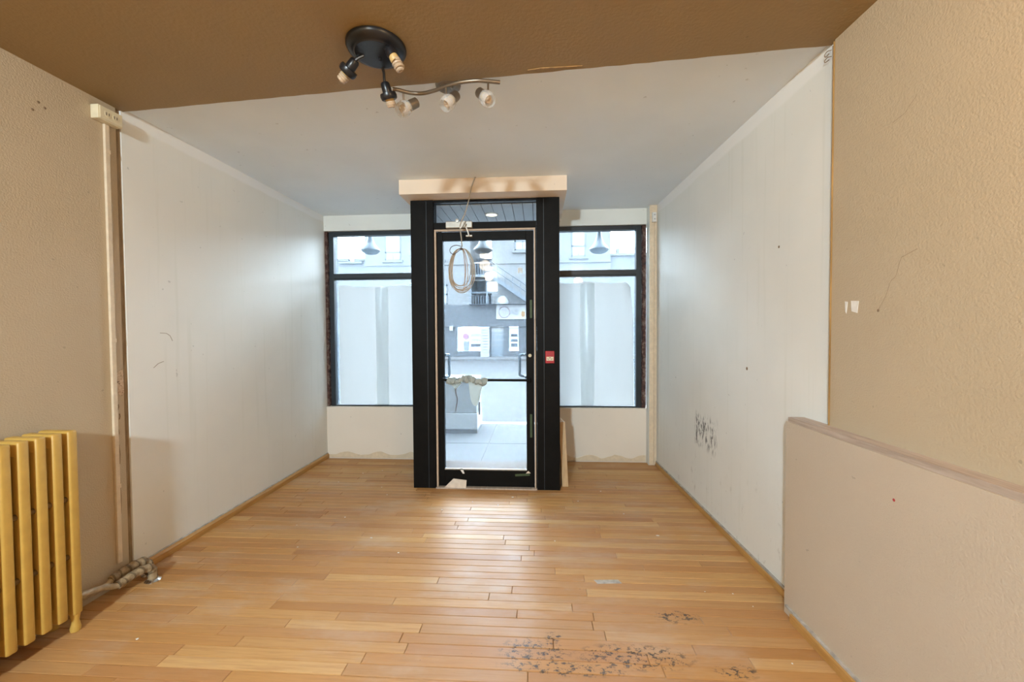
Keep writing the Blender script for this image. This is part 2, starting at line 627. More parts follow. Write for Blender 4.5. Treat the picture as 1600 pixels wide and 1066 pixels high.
while y < YF - .03:
    for (a, b) in runs(y):
        x = a
        first = True
        while x < b - .01:
            ln = rnd.choice((.35, .55, .75, .95, 1.2, 1.5)) * rnd.uniform(.85, 1.15)
            if first:
                ln *= rnd.uniform(.3, 1)
                first = False
            e = x + ln
            if b - e < .22:
                e = b
            bm = bm_new()
            plank_bm(bm, x + .0008, e - .0008, y + .0008, min(y + PW, YF - .002) - .0008, rnd.uniform(-.0009, 0))
            obj('floor_plank', bm, 'floor', fl)
            x = e
    y += PW
y = 1.30 - PW
while y > YB:
    x = XL + .003
    b = XR(y) - .07
    while x < b:
        e = min(b, x + rnd.uniform(.5, 1.4))
        plank_bm(rear, x + .0008, e - .0008, y + .0008, y + PW - .0005, 0)
        x = e
    y -= PW
ro = obj('floor_plank', rear, 'floor', fl)
ro['kind'] = 'stuff'

# ------------------------------------------------------------------ walls
wl = boxobj('wall_left', (XL - .13, 2.033, -.12), (XL, YF + .2, 2.75), 'wall_front')
struct(wl, 'smooth cream wall beside the shop window, streaked near the glass', 'wall')
wlr = boxobj('wall_left', (XL - .13, YB - .1, -.12), (XL, 2.006, 2.75), 'wall_rear')
struct(wlr, 'rough beige wall behind the yellow radiator', 'wall')
s = boxobj('trim_1', (XL - .13, 2.007, -.1), (XL - .008, 2.032, 2.45), 'dirty_strip')
struct(s, 'grimy brown seam running up the wall beside the cable channel', 'trim')

bm = bm_new()
YJ = 1.765
add_prism(bm, [(XR(YJ), YJ), (XR(YF + .2), YF + .2), (XR(YF + .2) + .16, YF + .2), (XR(YJ) + .16, YJ)], -.12, 2.75)
wr = obj('wall_right', bm, 'wall_right')
struct(wr, 'smooth off-white wall with black scuffs low down', 'wall')
bm = bm_new()
P = .012
add_prism(bm, [(XR(YB) - P, YB - .1), (XR(YJ) - P, YJ - .016), (XR(YJ) + .16, YJ - .016), (XR(YB) + .16, YB - .1)], -.12, 2.75)
wrr = obj('wall_right', bm, 'wall_rear')
struct(wrr, 'rough beige wall above the low ledge, with thin cracks', 'wall')
# low furred-out wall with its ledge
LY = 1.925
LZ = .878
PD = .075
bm = bm_new()
add_prism(bm, [(XR(YB) - PD, YB - .1), (XR(LY) - PD, LY), (XR(LY) + .01, LY), (XR(YB) + .01, YB - .1)], 0, LZ)
wlow = obj('wall_right', bm, 'wall_low')
struct(wlow, 'low beige half-height wall standing proud below the ledge', 'wall')
bm = bm_new()
add_prism(bm, [(XR(YB) - PD + .006, YB - .1), (XR(LY) - PD + .006, LY - .004), (XR(LY) - .001, LY - .004), (XR(LY - .16) - .001, LY - .16), (XR(LY - .16) - P - .0005, LY - .165), (XR(YB) - P - .0005, YB - .1)], LZ + .0005, LZ + .022)
led = obj('trim_2', bm, 'ledge')
struct(led, 'grey-brown wooden ledge capping the low wall', 'trim')
bm = bm_new()
add_prism(bm, [(XR(YJ) - P - .006, YJ - .0155), (XR(YJ + .012) - .0005, YJ + .012), (XR(YJ) - .0005, YJ - .0155)], LZ + .024, 2.45)
s = obj('trim_3', bm, 'strip')
struct(s, 'narrow amber wooden strip where the smooth and rough walls meet', 'trim')

# window wall: sill walls, lintels, and the outer face
WZ0, WZ1 = .528, 2.318
wf = boxobj('wall_front', (XL - .02, YF, -.35), (CX0 + .03, YF + .16, WZ0), 'wall_sill')
struct(wf, 'peach sill wall under the papered window beside the streaked wall', 'wall')
wf2 = boxobj('wall_front', (CX3 - .03, YF, -.35), (XR(YF) + .05, YF + .16, WZ0), 'wall_sill')
struct(wf2, 'peach sill wall under the papered window beside the corner post', 'wall')
wf3 = boxobj('wall_front', (XL - .05, YF, WZ1), (CX0 + .03, YF + .16, 2.75), 'lintel')
struct(wf3, 'cream lintel strip over the window beside the streaked wall', 'wall')
wf4 = boxobj('wall_front', (CX3 - .03, YF, WZ1), (XR(YF) + .05, YF + .16, 2.75), 'lintel')
struct(wf4, 'cream lintel strip over the window beside the corner post', 'wall')
wo = multibox('wall_front', [((-5, YF + .165, 2.40), (5, YF + .30, 3.6)), ((-5, YF + .165, -.35), (XL - .005, YF + .30, 2.40)), ((XR(YF) + .005, YF + .165, -.35), (5, YF + .30, 2.40))], 'stucco_out')
struct(wo, 'grey outer storefront wall around the windows', 'wall')
wb = boxobj('wall_back', (XL - .13, YB - .2, -.12), (1.6, YB, 2.75), 'wall_rear')
struct(wb, 'plain beige wall at the back of the room', 'wall')
# ragged plaster foot of the sill walls
for x0, x1, lab in ((XL + .005, CX0 - .01, 'beside the streaked wall'), (CX3 + .01, 1.05, 'beside the corner post')):
    bm = bm_new()
    top = []
    n = 26
    for i in range(n + 1):
        x = x0 + (x1 - x0) * i / n
        top.append((x, .050 + .018 * math.sin(i * .8 + x0) + rnd.uniform(-.005, .005)))
    add_prism(bm, [(x1, .004), (x0, .004)] + top, YF - .006, YF + .001, 'y')
    o = obj('trim_4', bm, 'race')
    struct(o, 'ragged plaster skim along the floor under the window ' + lab, 'trim')

# ceilings
bm = bm_new()
add_prism(bm, [(XL - .1, YS(XL) - .03), (XR(1.8) + .12, YS(1.2) - .03), (XR(YF) + .12, YF + .2), (XL - .1, YF + .2)], ZC, ZC + .15)
ce = obj('ceiling', bm, 'ceiling')
struct(ce, 'smooth white ceiling of the shop front', 'ceiling')
bm = bm_new()
n = 60
edge = []
for i in range(n + 1):
    x = XL - .1 + (XR(1.8) + .22 - XL) * i / n
    edge.append((x, YS(x) + rnd.uniform(-.0025, .0025)))
add_prism(bm, edge + [(XR(1.8) + .12, YB - .1), (XL - .1, YB - .1)], ZB, ZB + .016)
ceb = obj('ceiling', bm, 'ceiling_rear')
struct(ceb, 'dark brown painted ceiling with a ragged diagonal edge', 'ceiling')
boxobj('backing', (XL - .1, YB - .1, ZB + .017), (1.45, 1.80, ZC + .15), 'ceiling', ceb)
# peeled split in the brown ceiling edge
bm = bm_new()
add_prism(bm, [(-.04, YS(-.04) - .030), (.10, YS(.1) - .022), (.20, YS(.2) - .024), (.10, YS(.1) - .030), (.02, YS(.02) - .036)], ZB - .003, ZB + .002)
obj('peeled_split', bm, 'strip', ceb)

# baseboards
bm = bm_new()
add_prism(bm, [(XL, .001), (XL + .020, .001), (XL + .020, .034), (XL + .008, .047), (XL, .047)], 2.045, YF - .004, 'y')
for v in bm.verts:
    pass
bb = obj('baseboard_left', bm, 'baseboard')
struct(bb, 'amber wooden baseboard along the streaked cream wall', 'baseboard')
o = boxobj('plaster_cap', (XL + .0004, 2.045, .0475), (XL + .009, YF - .004, .053), 'base_cap', bb)
def skew_board(name, off, th, z1, ya, yb, mat, parent=None, z0=.001):
    bm = bm_new()
    add_prism(bm, [(XR(ya) - off - th, ya), (XR(yb) - off - th, yb), (XR(yb) - off, yb), (XR(ya) - off, ya)], z0, z1)
    return obj(name, bm, mat, parent)
bb = skew_board('baseboard_right', .0004, .016, .034, LY + .002, 3.965, 'baseboard')
struct(bb, 'amber wooden baseboard along the scuffed off-white wall', 'baseboard')
skew_board('plaster_cap', .0004, .009, .044, LY + .002, 3.965, 'base_cap', bb, .0345)
bb = skew_board('baseboard_right', PD + .0004, .020, .036, -1.0, LY - .07, 'baseboard')
struct(bb, 'amber wooden baseboard at the foot of the low half-height wall', 'baseboard')
skew_board('plaster_cap', PD + .0004, .010, .046, -1.0, LY - .02, 'base_cap', bb, .0365)

# corner post with its outlet and cable channel
cp = boxobj('trim_5', (1.055, 3.965, 0), (XR(3.965) + .004, YF, ZC), 'lintel')
struct(cp, 'narrow boxed corner post between window and off-white wall', 'trim')
o = boxobj('face_board', (1.058, 3.957, .004), (XR(3.96) - .003, 3.9645, ZC - .003), 'race', cp)

# ------------------------------------------------------------------ windows
def window(name, x0, x1, wall_side, label):
    """aluminium storefront window: x0..x1 clear opening, wall_side = -1 when its outer jamb is at x0"""
    e = empty(name)
    struct(e, label, 'window')
    ya, yb = YF + .03, YF + .10
    zt, zb = WZ1 - .002, WZ0 + .002
    j0 = .048 if wall_side < 0 else .030
    j1 = .048 if wall_side > 0 else .030
    boxobj('jamb', (x0, ya, zb), (x0 + j0, yb, zt), 'frame', e, .002)
    boxobj('jamb', (x1 - j1, ya, zb), (x1, yb, zt), 'frame', e, .002)
    boxobj('head_rail', (x0 + j0, ya, zt - .040), (x1 - j1, yb, zt), 'frame', e, .002)
    boxobj('mullion', (x0 + j0, ya - .006, 1.840), (x1 - j1, yb, 1.888), 'frame', e, .002)
    boxobj('glazing_bead', (x0 + j0, ya + .006, 1.826), (x1 - j1, yb - .02, 1.8395), 'frame', e, .001)
    boxobj('bottom_rail', (x0 + j0, ya, zb), (x1 - j1, yb, zb + .012), 'frame', e, .001)
    boxobj('window_pane', (x0 + j0 - .004, YF + .072, 1.884), (x1 - j1 + .004, YF + .078, zt - .036), 'glass_win', e)
    boxobj('window_pane', (x0 + j0 - .004, YF + .072, zb + .008), (x1 - j1 + .004, YF + .078, 1.830), 'glass_win', e)
    return e
window('window_1', XL + .035, CX0 + .028, -1, 'black-framed shop window beside the streaked cream wall')
window('window_2', CX3 - .028, 1.012, 1, 'black-framed shop window beside the corner post')
for i, (x0, x1, lab) in enumerate(((XL + .001, XL + .034, 'beside the streaked wall'), (1.0135, 1.0545, 'beside the corner post'))):
    bm = bm_new()
    n = 40
    pl, pr = [], []
    for k in range(n + 1):
        z = WZ0 + .003 + (WZ1 - WZ0 - .006) * k / n
        j = rnd.uniform(0, .014)
        pl.append((x0 + (j if i == 1 else 0), z))
        pr.append((x1 - (0 if i == 1 else j), z))
    add_prism(bm, pl + list(reversed(pr)), YF + .012, YF + .10, 'y')
    o = obj('trim_6', bm, 'brick')
    struct(o, 'ragged strip of exposed broken brick ' + lab, 'trim')

# paper taped over the lower panes
def paper(name, x0, x1, ztl, ztr, y, label, group, curl=False, seed=0, mat='paper'):
    r2 = random.Random(seed)
    bm = bm_new()
    nx, nz = 16, 30
    z0 = WZ0 + .016
    ph = r2.uniform(0, 6)
    grid = []
    for i in range(nx + 1):
        row = []
        u = i / nx
        zt = ztl + (ztr - ztl) * u + .008 * math.sin(u * 7 + ph)
        for k in range(nz + 1):
            v = k / nz
            x = x0 + (x1 - x0) * u + .006 * math.sin(v * 5 + ph) * (u - .5)
            z = z0 + (zt - z0) * v
            yy = y - .003 * math.sin(u * 9 + ph) * (.3 + .7 * v) - .002 * math.sin(v * 8 + u * 5)
            if curl and u > .8 and v > .72:
                q = (u - .8) / .2 * (v - .72) / .28
                yy -= .05 * q
                x -= .045 * q
                z -= .05 * q * q
            row.append(bm.verts.new((x, yy, z)))
        grid.append(row)
    for i in range(nx):
        for k in range(nz):
            bm.faces.new((grid[i][k], grid[i + 1][k], grid[i + 1][k + 1], grid[i][k + 1]))
    o = obj(name, bm, mat, smooth=True)
    tag(o, label, 'paper', group)
    return o
G = 'paper sheets over the shop windows'
paper('window_paper', -2.045, -1.590, 1.765, 1.755, YF + .058, 'white paper sheet on the window, next to the streaked wall', G, seed=1)
paper('window_paper', -1.592, -1.036, 1.752, 1.768, YF + .056, 'white paper sheet on the window, next to the column without the red plate', G, seed=2)
paper('window_paper', .186, .492, 1.760, 1.775, YF + .058, 'white paper sheet on the window, next to the red-plated column', G, seed=3)
paper('window_paper', .490, .945, 1.772, 1.758, YF + .056, 'white paper sheet with a curled corner, next to the corner post', G, curl=True, seed=4)
G = 'greyer strips where the paper sheets overlap'
paper('paper_strip', -1.655, -1.525, 1.748, 1.745, YF + .044, 'greyer paper strip over the sheet joint, window by the streaked wall', G, seed=5, mat='paper_thin')
paper('paper_strip', .424, .562, 1.756, 1.768, YF + .044, 'greyer paper strip over the sheet joint, window by the corner post', G, seed=6, mat='paper_thin')

# ------------------------------------------------------------------ door bay
c = boxobj('trim_7', (CX0, DY, 0), (CX1, DY + .11, 2.358), 'black', bevel=.003)
struct(c, 'wide black door column beside the hanging cable coil', 'trim')
c2 = boxobj('trim_7', (CX2 + .022, DY, 0), (CX3, DY + .11, 2.358), 'black', bevel=.003)
struct(c2, 'wide black door column carrying the red plate', 'trim')
for o, x in ((c, CX0 + .128), (c2, CX2 + .078)):
    boxobj('seam', (x, DY - .0015, .004), (x + .004, DY + .0005, 2.35), 'frame', o)
for x0, x1, lab in ((CX0, CX0 + .04, 'beside the hanging cable coil'), (CX3 - .04, CX3, 'beside the leaning boards')):
    o = boxobj('trim_8', (x0, DY + .111, -.10), (x1, YF + .16, 2.358), 'black')
    struct(o, 'black side panel closing the door recess ' + lab, 'trim')
hd = boxobj('trim_9', (-1.072, 3.15, 2.360), (.226, YF + .16, ZC), 'header', bevel=.002)
struct(hd, 'peach painted box header over the black door frame', 'trim')

d = empty('door_1')
struct(d, 'black-framed glass shop door with transom', 'door')
# fixed frame
boxobj('door_jamb', (CX1 + .0005, DY + .02, 0), (CX1 + .020, DY + .09, 2.120), 'black', d)
boxobj('door_jamb', (CX2 + .002, DY + .02, 0), (CX2 + .0215, DY + .09, 2.120), 'black', d)
boxobj('transom_bar', (CX1 + .0005, DY + .004, 2.121), (CX2 + .0215, DY + .09, 2.176), 'black', d, .002)
boxobj('transom_head', (CX1 + .0005, DY + .01, 2.345), (CX2 + .0215, DY + .09, 2.3585), 'black', d)
boxobj('transom_pane', (CX1 + .002, DY + .045, 2.1765), (CX2 + .020, DY + .051, 2.3445), 'glass_tran', d)
multibox('weather_strip', [((CX1 + .006, DY + .004, .012), (CX1 + .020, DY + .0195, 2.106)), ((CX2 + .002, DY + .004, .012), (CX2 + .013, DY + .0195, 2.106)), ((CX1 + .006, DY + .004, 2.1065), (CX2 + .013, DY + .0195, 2.1205))], 'tan', d)
boxobj('threshold', (CX1 + .0005, DY - .006, -.018), (CX2 + .0215, DY + .12, .010), 'ledge', d, .002)
# leaf
lf = empty('door_leaf')
lf.parent = d
LX0, LX1 = CX1 + .022, CX2 + .000
ly0, ly1 = DY + .024, DY + .068
GX0, GX1, GZ0, GZ1 = -.772, -.094, .150, 2.036
boxobj('stile', (LX0, ly0, .014), (GX0, ly1, 2.104), 'black', lf, .002)
boxobj('stile', (GX1, ly0, .014), (LX1, ly1, 2.104), 'black', lf, .002)
boxobj('top_rail', (GX0, ly0, GZ1), (GX1, ly1, 2.104), 'black', lf, .002)
boxobj('bottom_rail', (GX0, ly0, .014), (GX1, ly1, GZ0), 'black', lf, .002)
boxobj('glazing_bead', (GX0, ly0 - .004, GZ0), (GX1, ly0 + .012, GZ0 + .010), 'grey_metal', lf)
boxobj('door_glass', (GX0 - .003, DY + .044, GZ0 - .003), (GX1 + .003, DY + .050, GZ1 + .003), 'glass_door', lf)
tube('push_bar', [(GX0 - .01, DY - .006, .899), (GX1 + .028, DY - .006, .896)], .0105, 'black', lf)
multibox('bar_bracket', [((GX0 - .014, DY - .01, .885), (GX0 + .000, ly0, .913)), ((GX1 + .012, DY - .012, .880), (GX1 + .034, ly0, .912))], 'black', lf, .002)
yo = ly1 + .055
for x, s in ((GX1 - .004, -1), (GX0 + .004, 1)):
    q = x + s * (.052 if s < 0 else .018)
    pts = smooth_pts([(x, ly1 - .01, 1.100), (x + s * .012, yo, 1.098), (q, yo, 1.088), (q, yo, 1.04), (q, yo, .97), (q, yo, .925), (x + s * .012, yo, .914), (x, ly1 - .01, .912)], 5)
    tube('pull_handle', pts, .011, 'handle', lf)
lathe('lock_cylinder', [(0, -.006), (.012, -.006), (.014, 0), (.014, .01)], (-.064, ly0 - .004, 1.094), 'ivory', lf, axis=(0, 1, 0))
# closer bracket left on the transom bar
br = empty('door_closer_bracket')
br.parent = d
boxobj('bracket_body', (-.735, DY - .030, 2.124), (-.520, DY + .0035, 2.176), 'grey_metal', br, .004)
lathe('bracket_screw', [(.0, -.012), (.014, -.010), (.014, .0), (.0, .002)], (-.640, DY - .032, 2.180), 'grey_metal', br, axis=(0, 1, 0), seg=12)
tube('bracket_arm', [(-.572, DY - .028, 2.135), (-.552, DY - .03, 2.085), (-.548, DY - .02, 2.062)], .006, 'white_plastic', br)
boxobj('arm_shoe', (-.575, DY - .012, 2.056), (-.522, ly0 + .001, 2.070), 'grey_metal', br, .003)
# stickers left on the glass
bm = bm_new()
for k in range(3):
    add_box(bm, (-.157 + k * .013, DY + .0405, 1.765 + .004 * (k % 2)), (-.150 + k * .013, DY + .0435, 1.805 + .006 * (k % 2)), .001)
o = obj('torn_sticker', bm, 'label')
tag(o, 'three torn beige sticker strips on the door glass', 'sticker')
bm = bm_new()
add_lathe(bm, [(0, 0), (.016, 0), (.016, .002), (0, .002)], (-.118, DY + .0405, 1.432), (0, 1, 0), 16)
for v in bm.verts:
    v.co.z = 1.432 + (v.co.z - 1.432) * 1.5
o = obj('round_sticker', bm, 'label')
tag(o, 'small oval beige sticker at the edge of the door glass', 'sticker')

# red plate on the column
rp = thing('alarm_plate', 'red rectangular plate with a cream label on the black column', 'plate')
boxobj('plate', (.060, DY - .014, 1.034), (.132, DY - .0005, 1.132), 'red', rp, .003)
boxobj('label_strip', (.069, DY - .016, 1.055), (.125, DY - .0142, 1.086), 'label', rp)
bm = bm_new()
for (x, z, ww, h) in ((.080, 1.069, .008, .004), (.097, 1.078, .010, .006), (.112, 1.069, .009, .004), (.086, 1.064, .005, .003), (.106, 1.064, .005, .003)):
    add_box(bm, (x - ww / 2, DY - .0172, z - h / 2), (x + ww / 2, DY - .0161, z + h / 2))
obj('printed_symbol', bm, 'label_ink', rp)

# tape, scraps
G = 'green tape pieces on the door'
for (x0, x1, z0, z1, lab, rot) in ((-.063, -.045, 1.398, 1.545, 'long green tape strip on the door stile above the lock', 0), (-.066, -.048, .425, .615, 'long green tape strip low on the door stile', 0), (-.190, -.070, .106, .124, 'short green tape strip on the bottom rail of the door', .06)):
    bm = bm_new()
    cx, cz = (x0 + x1) / 2, (z0 + z1) / 2
    add_box(bm, (x0, ly0 - .0028, z0), (x1, ly0 - .0016, z1))
    bmesh.ops.rotate(bm, verts=bm.verts, cent=(cx, 0, cz), matrix=Matrix.Rotation(-rot, 3, 'Y'))
    o = obj('green_tape', bm, 'green_tape')
    tag(o, lab, 'tape', G)
bm = bm_new()
add_prism(bm, [(-.650, .160), (-.625, .165), (-.608, .120), (-.622, .118)], ly0 - .004, ly0 - .0026, 'y')
o = obj('paper_scrap', bm, 'white_paint')
tag(o, 'small white scrap stuck to the bottom rail of the door', 'paper')
bm = bm_new()
add_prism(bm, [(-.102, .128), (-.082, .150), (-.062, .130)], ly0 - .004, ly0 - .003, 'y')
o = obj('paper_scrap', bm, 'scrap')
tag(o, 'tiny cream scrap above the green tape on the bottom rail', 'paper')
# folded cardboard on the threshold
bm = bm_new()
q = [(-.770, 3.300, .012), (-.700, 3.318, .078), (-.590, 3.312, .068), (-.590, 3.286, .012), (-.660, 3.284, .012)]
vs = [bm.verts.new(p) for p in q]
mid = bm.verts.new((-.672, 3.292, .050))
for a, b in ((0, 1), (1, 2), (2, 3), (3, 4), (4, 0)):
    bm.faces.new((vs[a], vs[b], mid))
g = bmesh.ops.extrude_face_region(bm, geom=bm.faces[:])
for v in [e for e in g['geom'] if isinstance(e, bmesh.types.BMVert)]:
    v.co.y -= .0025
o = obj('cardboard_scrap', bm, 'scrap')
tag(o, 'creased piece of cardboard lying on the door threshold', 'cardboard')

# crumpled film round the push bar
fw_ = thing('film_wrap', 'crumpled pale plastic film bunched around the door push bar', 'plastic wrap')
bm = bm_new()
r3 = random.Random(11)
pts, rs = [], []
for i in range(30):
    u = i / 29
    pts.append((-.735 + .315 * u, DY - .008 + r3.uniform(-.006, .006), .894 + r3.uniform(-.006, .010) - .01 * math.sin(u * 9)))
    rs.append(.018 + .010 * abs(math.sin(u * 8 + .6)) + r3.uniform(-.004, .005))
add_tube(bm, pts, rs, 12)
for v in bm.verts:
    v.co += Vector((r3.uniform(-.004, .004), r3.uniform(-.003, .003), r3.uniform(-.005, .005)))
obj('wrapped_film', bm, 'wrapfilm', fw_, smooth=True)
def flap(tops, bots, y):
    bm = bm_new()
    n, k = len(tops), 10
    grid = []
    for i in range(n):
        row = []
        for j in range(k + 1):
            t = j / k
            x = tops[i][0] + (bots[i][0] - tops[i][0]) * (t ** .6)
            z = tops[i][1] + (bots[i][1] - tops[i][1]) * t
            row.append(bm.verts.new((x, y + .008 * math.sin(i * 1.7 + j * .9) , z)))
        grid.append(row)
    for i in range(n - 1):
        for j in range(k):
            bm.faces.new((grid[i][j], grid[i + 1][j], grid[i + 1][j + 1], grid[i][j + 1]))
    return obj('film_flap', bm, 'wrapfilm', fw_, smooth=True)
flap([(-.570, .885), (-.535, .880), (-.50, .880), (-.46, .885), (-.425, .890)], [(-.548, .745), (-.528, .700), (-.508, .685), (-.490, .690), (-.476, .735)], DY - .016)
flap([(-.725, .885), (-.70, .875), (-.66, .870), (-.62, .872), (-.585, .880)], [(-.685, .832), (-.675, .826), (-.668, .822), (-.660, .828), (-.650, .838)], DY - .016)
tube('film_strand', smooth_pts([(-.668, DY - .014, .835), (-.668, DY - .012, .79), (-.655, DY - .012, .74), (-.666, DY - .012, .68), (-.674, DY - .012, .64)], 5), .0035, 'cable_dark', fw_, 6)

# boards leaning behind the column
lb = thing('leaning_board', 'pale pine board leaning on end beside the red-plated column', 'board')
bm = bm_new()
A = [(.198, 3.385), (.250, 3.385), (.250, 3.405), (.198, 3.405)]
add_box(bm, (.198, 3.380, .002), (.248, 3.400, .520))
for v in bm.verts:
    t = v.co.z / .52
    v.co.x -= .020 * t
    v.co.y += .10 * t
obj('board', bm, 'plank', lb)
bm = bm_new()
add_prism(bm, [(.176, .515), (.222, .520), (.176, .560)], 3.478, 3.505, 'y')
obj('chipped_end', bm, 'white_paint', lb)
bm = bm_new()
add_box(bm, (.188, 3.402, .002), (.198, 3.420, .500))
for v in bm.verts:
    t = v.co.z / .5
    v.co.x -= .010 * t
    v.co.y += .10 * t
o = obj('leaning_board', bm, 'plank_dark')
tag(o, 'thin dark board standing behind the pale pine board', 'board')

# cable dropping from the ceiling, coiled in front of the door
cb = thing('cable_coil', 'beige cable hanging from the ceiling in a tied coil before the door', 'cable')
cp_ = smooth_pts([(-.473, 3.140, 2.470), (-.500, 3.136, 2.395), (-.528, 3.150, 2.29), (-.560, 3.17, 2.205), (-.596, 3.19, 2.140), (-.603, 3.2, 2.10), (-.594, 3.2, 2.02), (-.590, 3.2, 1.955)], 6)
tube('cable_drop', cp_, .0045, 'cable', cb, 8)
r4 = random.Random(5)
for k in range(11):
    hw = .101 - .0062 * (k % 6) + r4.uniform(-.004, .004)
    zl = 1.600 + .012 * (k % 5) + r4.uniform(-.006, .006)
    xo = r4.uniform(-.012, .006)
    zt = 1.945
    loop = []
    n = 26
    for i in range(n):
        a = 2 * math.pi * i / n
        s_ = math.sin(a)
        cs = math.cos(a)
        z = (zt + zl) / 2 + (zt - zl) / 2 * cs
        wgt = abs(s_) ** .85 * (1 - .10 * cs)
        x = -.596 + xo * (1 - cs) / 2 + math.copysign(hw * wgt, s_)
        if k % 4 == 1 and s_ > 0:
            x -= .045 * wgt
        loop.append((x, 3.2 + .002 * (k % 5) + r4.uniform(-.0015, .0015), z))
    tube('cable_loop', smooth_pts(loop, 3, True), .0027, 'cable_tan' if k % 4 == 1 else 'cable', cb, 6, True)
tube('tie_wire', smooth_pts([(-.590, 3.190, 1.955), (-.630, 3.19, 1.968), (-.672, 3.19, 1.955), (-.684, 3.19, 1.925), (-.665, 3.19, 1.900), (-.635, 3.19, 1.908), (-.600, 3.188, 1.935)], 6), .003, 'cable_dark', cb, 6)
lathe('tie_knot', [(0, -.012), (.009, -.008), (.011, 0), (.009, .008), (0, .012)], (-.596, 3.196, 1.940), 'cable_dark', cb)
tube('cable_tail', smooth_pts([(-.603, 3.197, 2.10), (-.585, 3.19, 2.125), (-.572, 3.19, 2.155)], 4), .006, 'white_plastic', cb, 6)
o = lathe('ceiling_hole', [(0, -.0005), (.007, -.0005), (.007, .0005)], (-.473, 3.143, ZC - .001), 'cable_dark', cb)

# ------------------------------------------------------------------ left wall fittings
ob = thing('outlet_box', 'ivory surface outlet box high on the rough wall under the brown ceiling', 'outlet')
boxobj('box_body', (XL + .0005, 1.885, 2.345), (XL + .042, 2.003, 2.412), 'ivory', ob, .004)
boxobj('cover_plate', (XL + .0425, 1.890, 2.348), (XL + .047, 1.998, 2.409), 'ivory', ob, .002)
for yy in (1.925, 1.963):
    lathe('socket_face', [(0, .0), (.015, 0), (.015, .002), (0, .002)], (XL + .047, yy, 2.379), 'ivory', ob, axis=(1, 0, 0), seg=16)
    for q in (-.008, .004):
        boxobj('socket_slot', (XL + .0486, yy + q, 2.372), (XL + .0497, yy + q + .003, 2.386), 'ivory_slot', ob)
rc = thing('cable_channel', 'cream cable channel running down the rough wall from the outlet box', 'cable channel')
boxobj('channel', (XL + .0005, 1.940, .115), (XL + .014, 1.962, 2.344), 'race', rc, .002)
for z in (2.20, 1.25, .5):
    boxobj('clip', (XL + .0141, 1.938, z), (XL + .0165, 1.964, z + .02), 'race', rc, .001)
# damaged strip between channel and seam
bm = bm_new()
poly = [(1.968, 1.095), (1.985, 1.10), (2.003, 1.112), (2.005, .985), (1.995, .97), (1.975, .985), (1.966, 1.03)]
add_prism(bm, poly, XL - .001, XL + .003, 'x')
obj('broken_plaster', bm, 'patch', wlr)
for (ya, za, yb, zb_) in ((1.975, .93, 1.972, .90), (1.980, .88, 1.978, .85), (1.972, .72, 1.974, .62), (1.970, .55, 1.972, .36), (1.973, .80, 1.970, .76)):
    tube('paint_chip', [(XL + .0005, ya, za), (XL + .001, (ya + yb) / 2 + .003, (za + zb_) / 2), (XL + .0005, yb, zb_)], .0022, 'dirty_strip', wlr, 6)
for pts in (((2.221, 1.297), (2.262, 1.294), (2.285, 1.28), (2.300, 1.25)), ((2.176, 1.100), (2.205, 1.122), (2.240, 1.132))):
    tube('scratch', [(XL + .0003, a, b) for a, b in pts], .0012, 'crack', wl, 6)
for yy, zz in ((1.677, 2.305), (1.655, 2.262), (1.70, 2.292)):
    lathe('nail_hole', [(0, .0012), (.005, .0008), (.006, 0)], (XL, yy, zz), 'crack', wlr, axis=(1, 0, 0), seg=10)

# right wall cracks, tape, hooks
def rw(y, z, off):
    return (XR(y) - off, y, z)
for pts in (((1.485, 1.995), (1.441, 2.005), (1.425, 2.02), (1.398, 2.04)), ((1.529, 1.363), (1.50, 1.41), (1.481, 1.459), (1.462, 1.476), (1.445, 1.529), (1.43, 1.538), (1.388, 1.552))):
    tube('crack', smooth_pts([rw(a, b, P - .0002) for a, b in pts], 4), .0013, 'crack', wrr, 6)
lathe('nail_hole', [(0, .0012), (.005, .0008), (.006, 0)], rw(1.529, 1.362, P), 'crack', wrr, axis=(-1, 0, 0), seg=10)
lathe('chip', [(0, .0012), (.004, .0008), (.006, 0)], rw(1.382, .745, PD), 'red', wlow, axis=(-1, 0, 0), seg=10)
lathe('dent', [(0, .0012), (.009, .0008), (.010, 0)], rw(2.398, 1.075, 0), 'crack', wr, axis=(-1, 0, 0), seg=10)
lathe('dent', [(0, .0012), (.006, .0008), (.007, 0)], rw(2.118, 1.705, 0), 'crack', wr, axis=(-1, 0, 0), seg=10)
for a, b, lab in ((1.612, 1.648, 'squarish white tape scrap on the rough wall above the ledge'), (1.664, 1.678, 'narrow white tape sliver beside the squarish scrap on the rough wall')):
    bm = bm_new()
    add_prism(bm, [(a, 1.402), (b, 1.405), (b - .003, 1.365), (a + .006, 1.357)], 0, .0015, 'x')
    for v in bm.verts:
        v.co.x = XR(v.co.y) - P - .0005 - v.co.x
    o = obj('tape_scrap', bm, 'white_paint')
    tag(o, lab, 'tape')
for k, zz in enumerate((2.430, 2.405)):
    o = tube('wire_hook', smooth_pts([rw(1.772, zz, .010), rw(1.79, zz + .006, .014), rw(1.805, zz, .014), rw(1.80, zz - .010 + .004 * k, .012), rw(1.785, zz - .006, .010)], 5), .0016, 'dirty_strip', None, 6)
    tag(o, ('small bent wire hook at the top of the amber strip, upper one', 'small bent wire hook at the top of the amber strip, lower one')[k], 'hook')

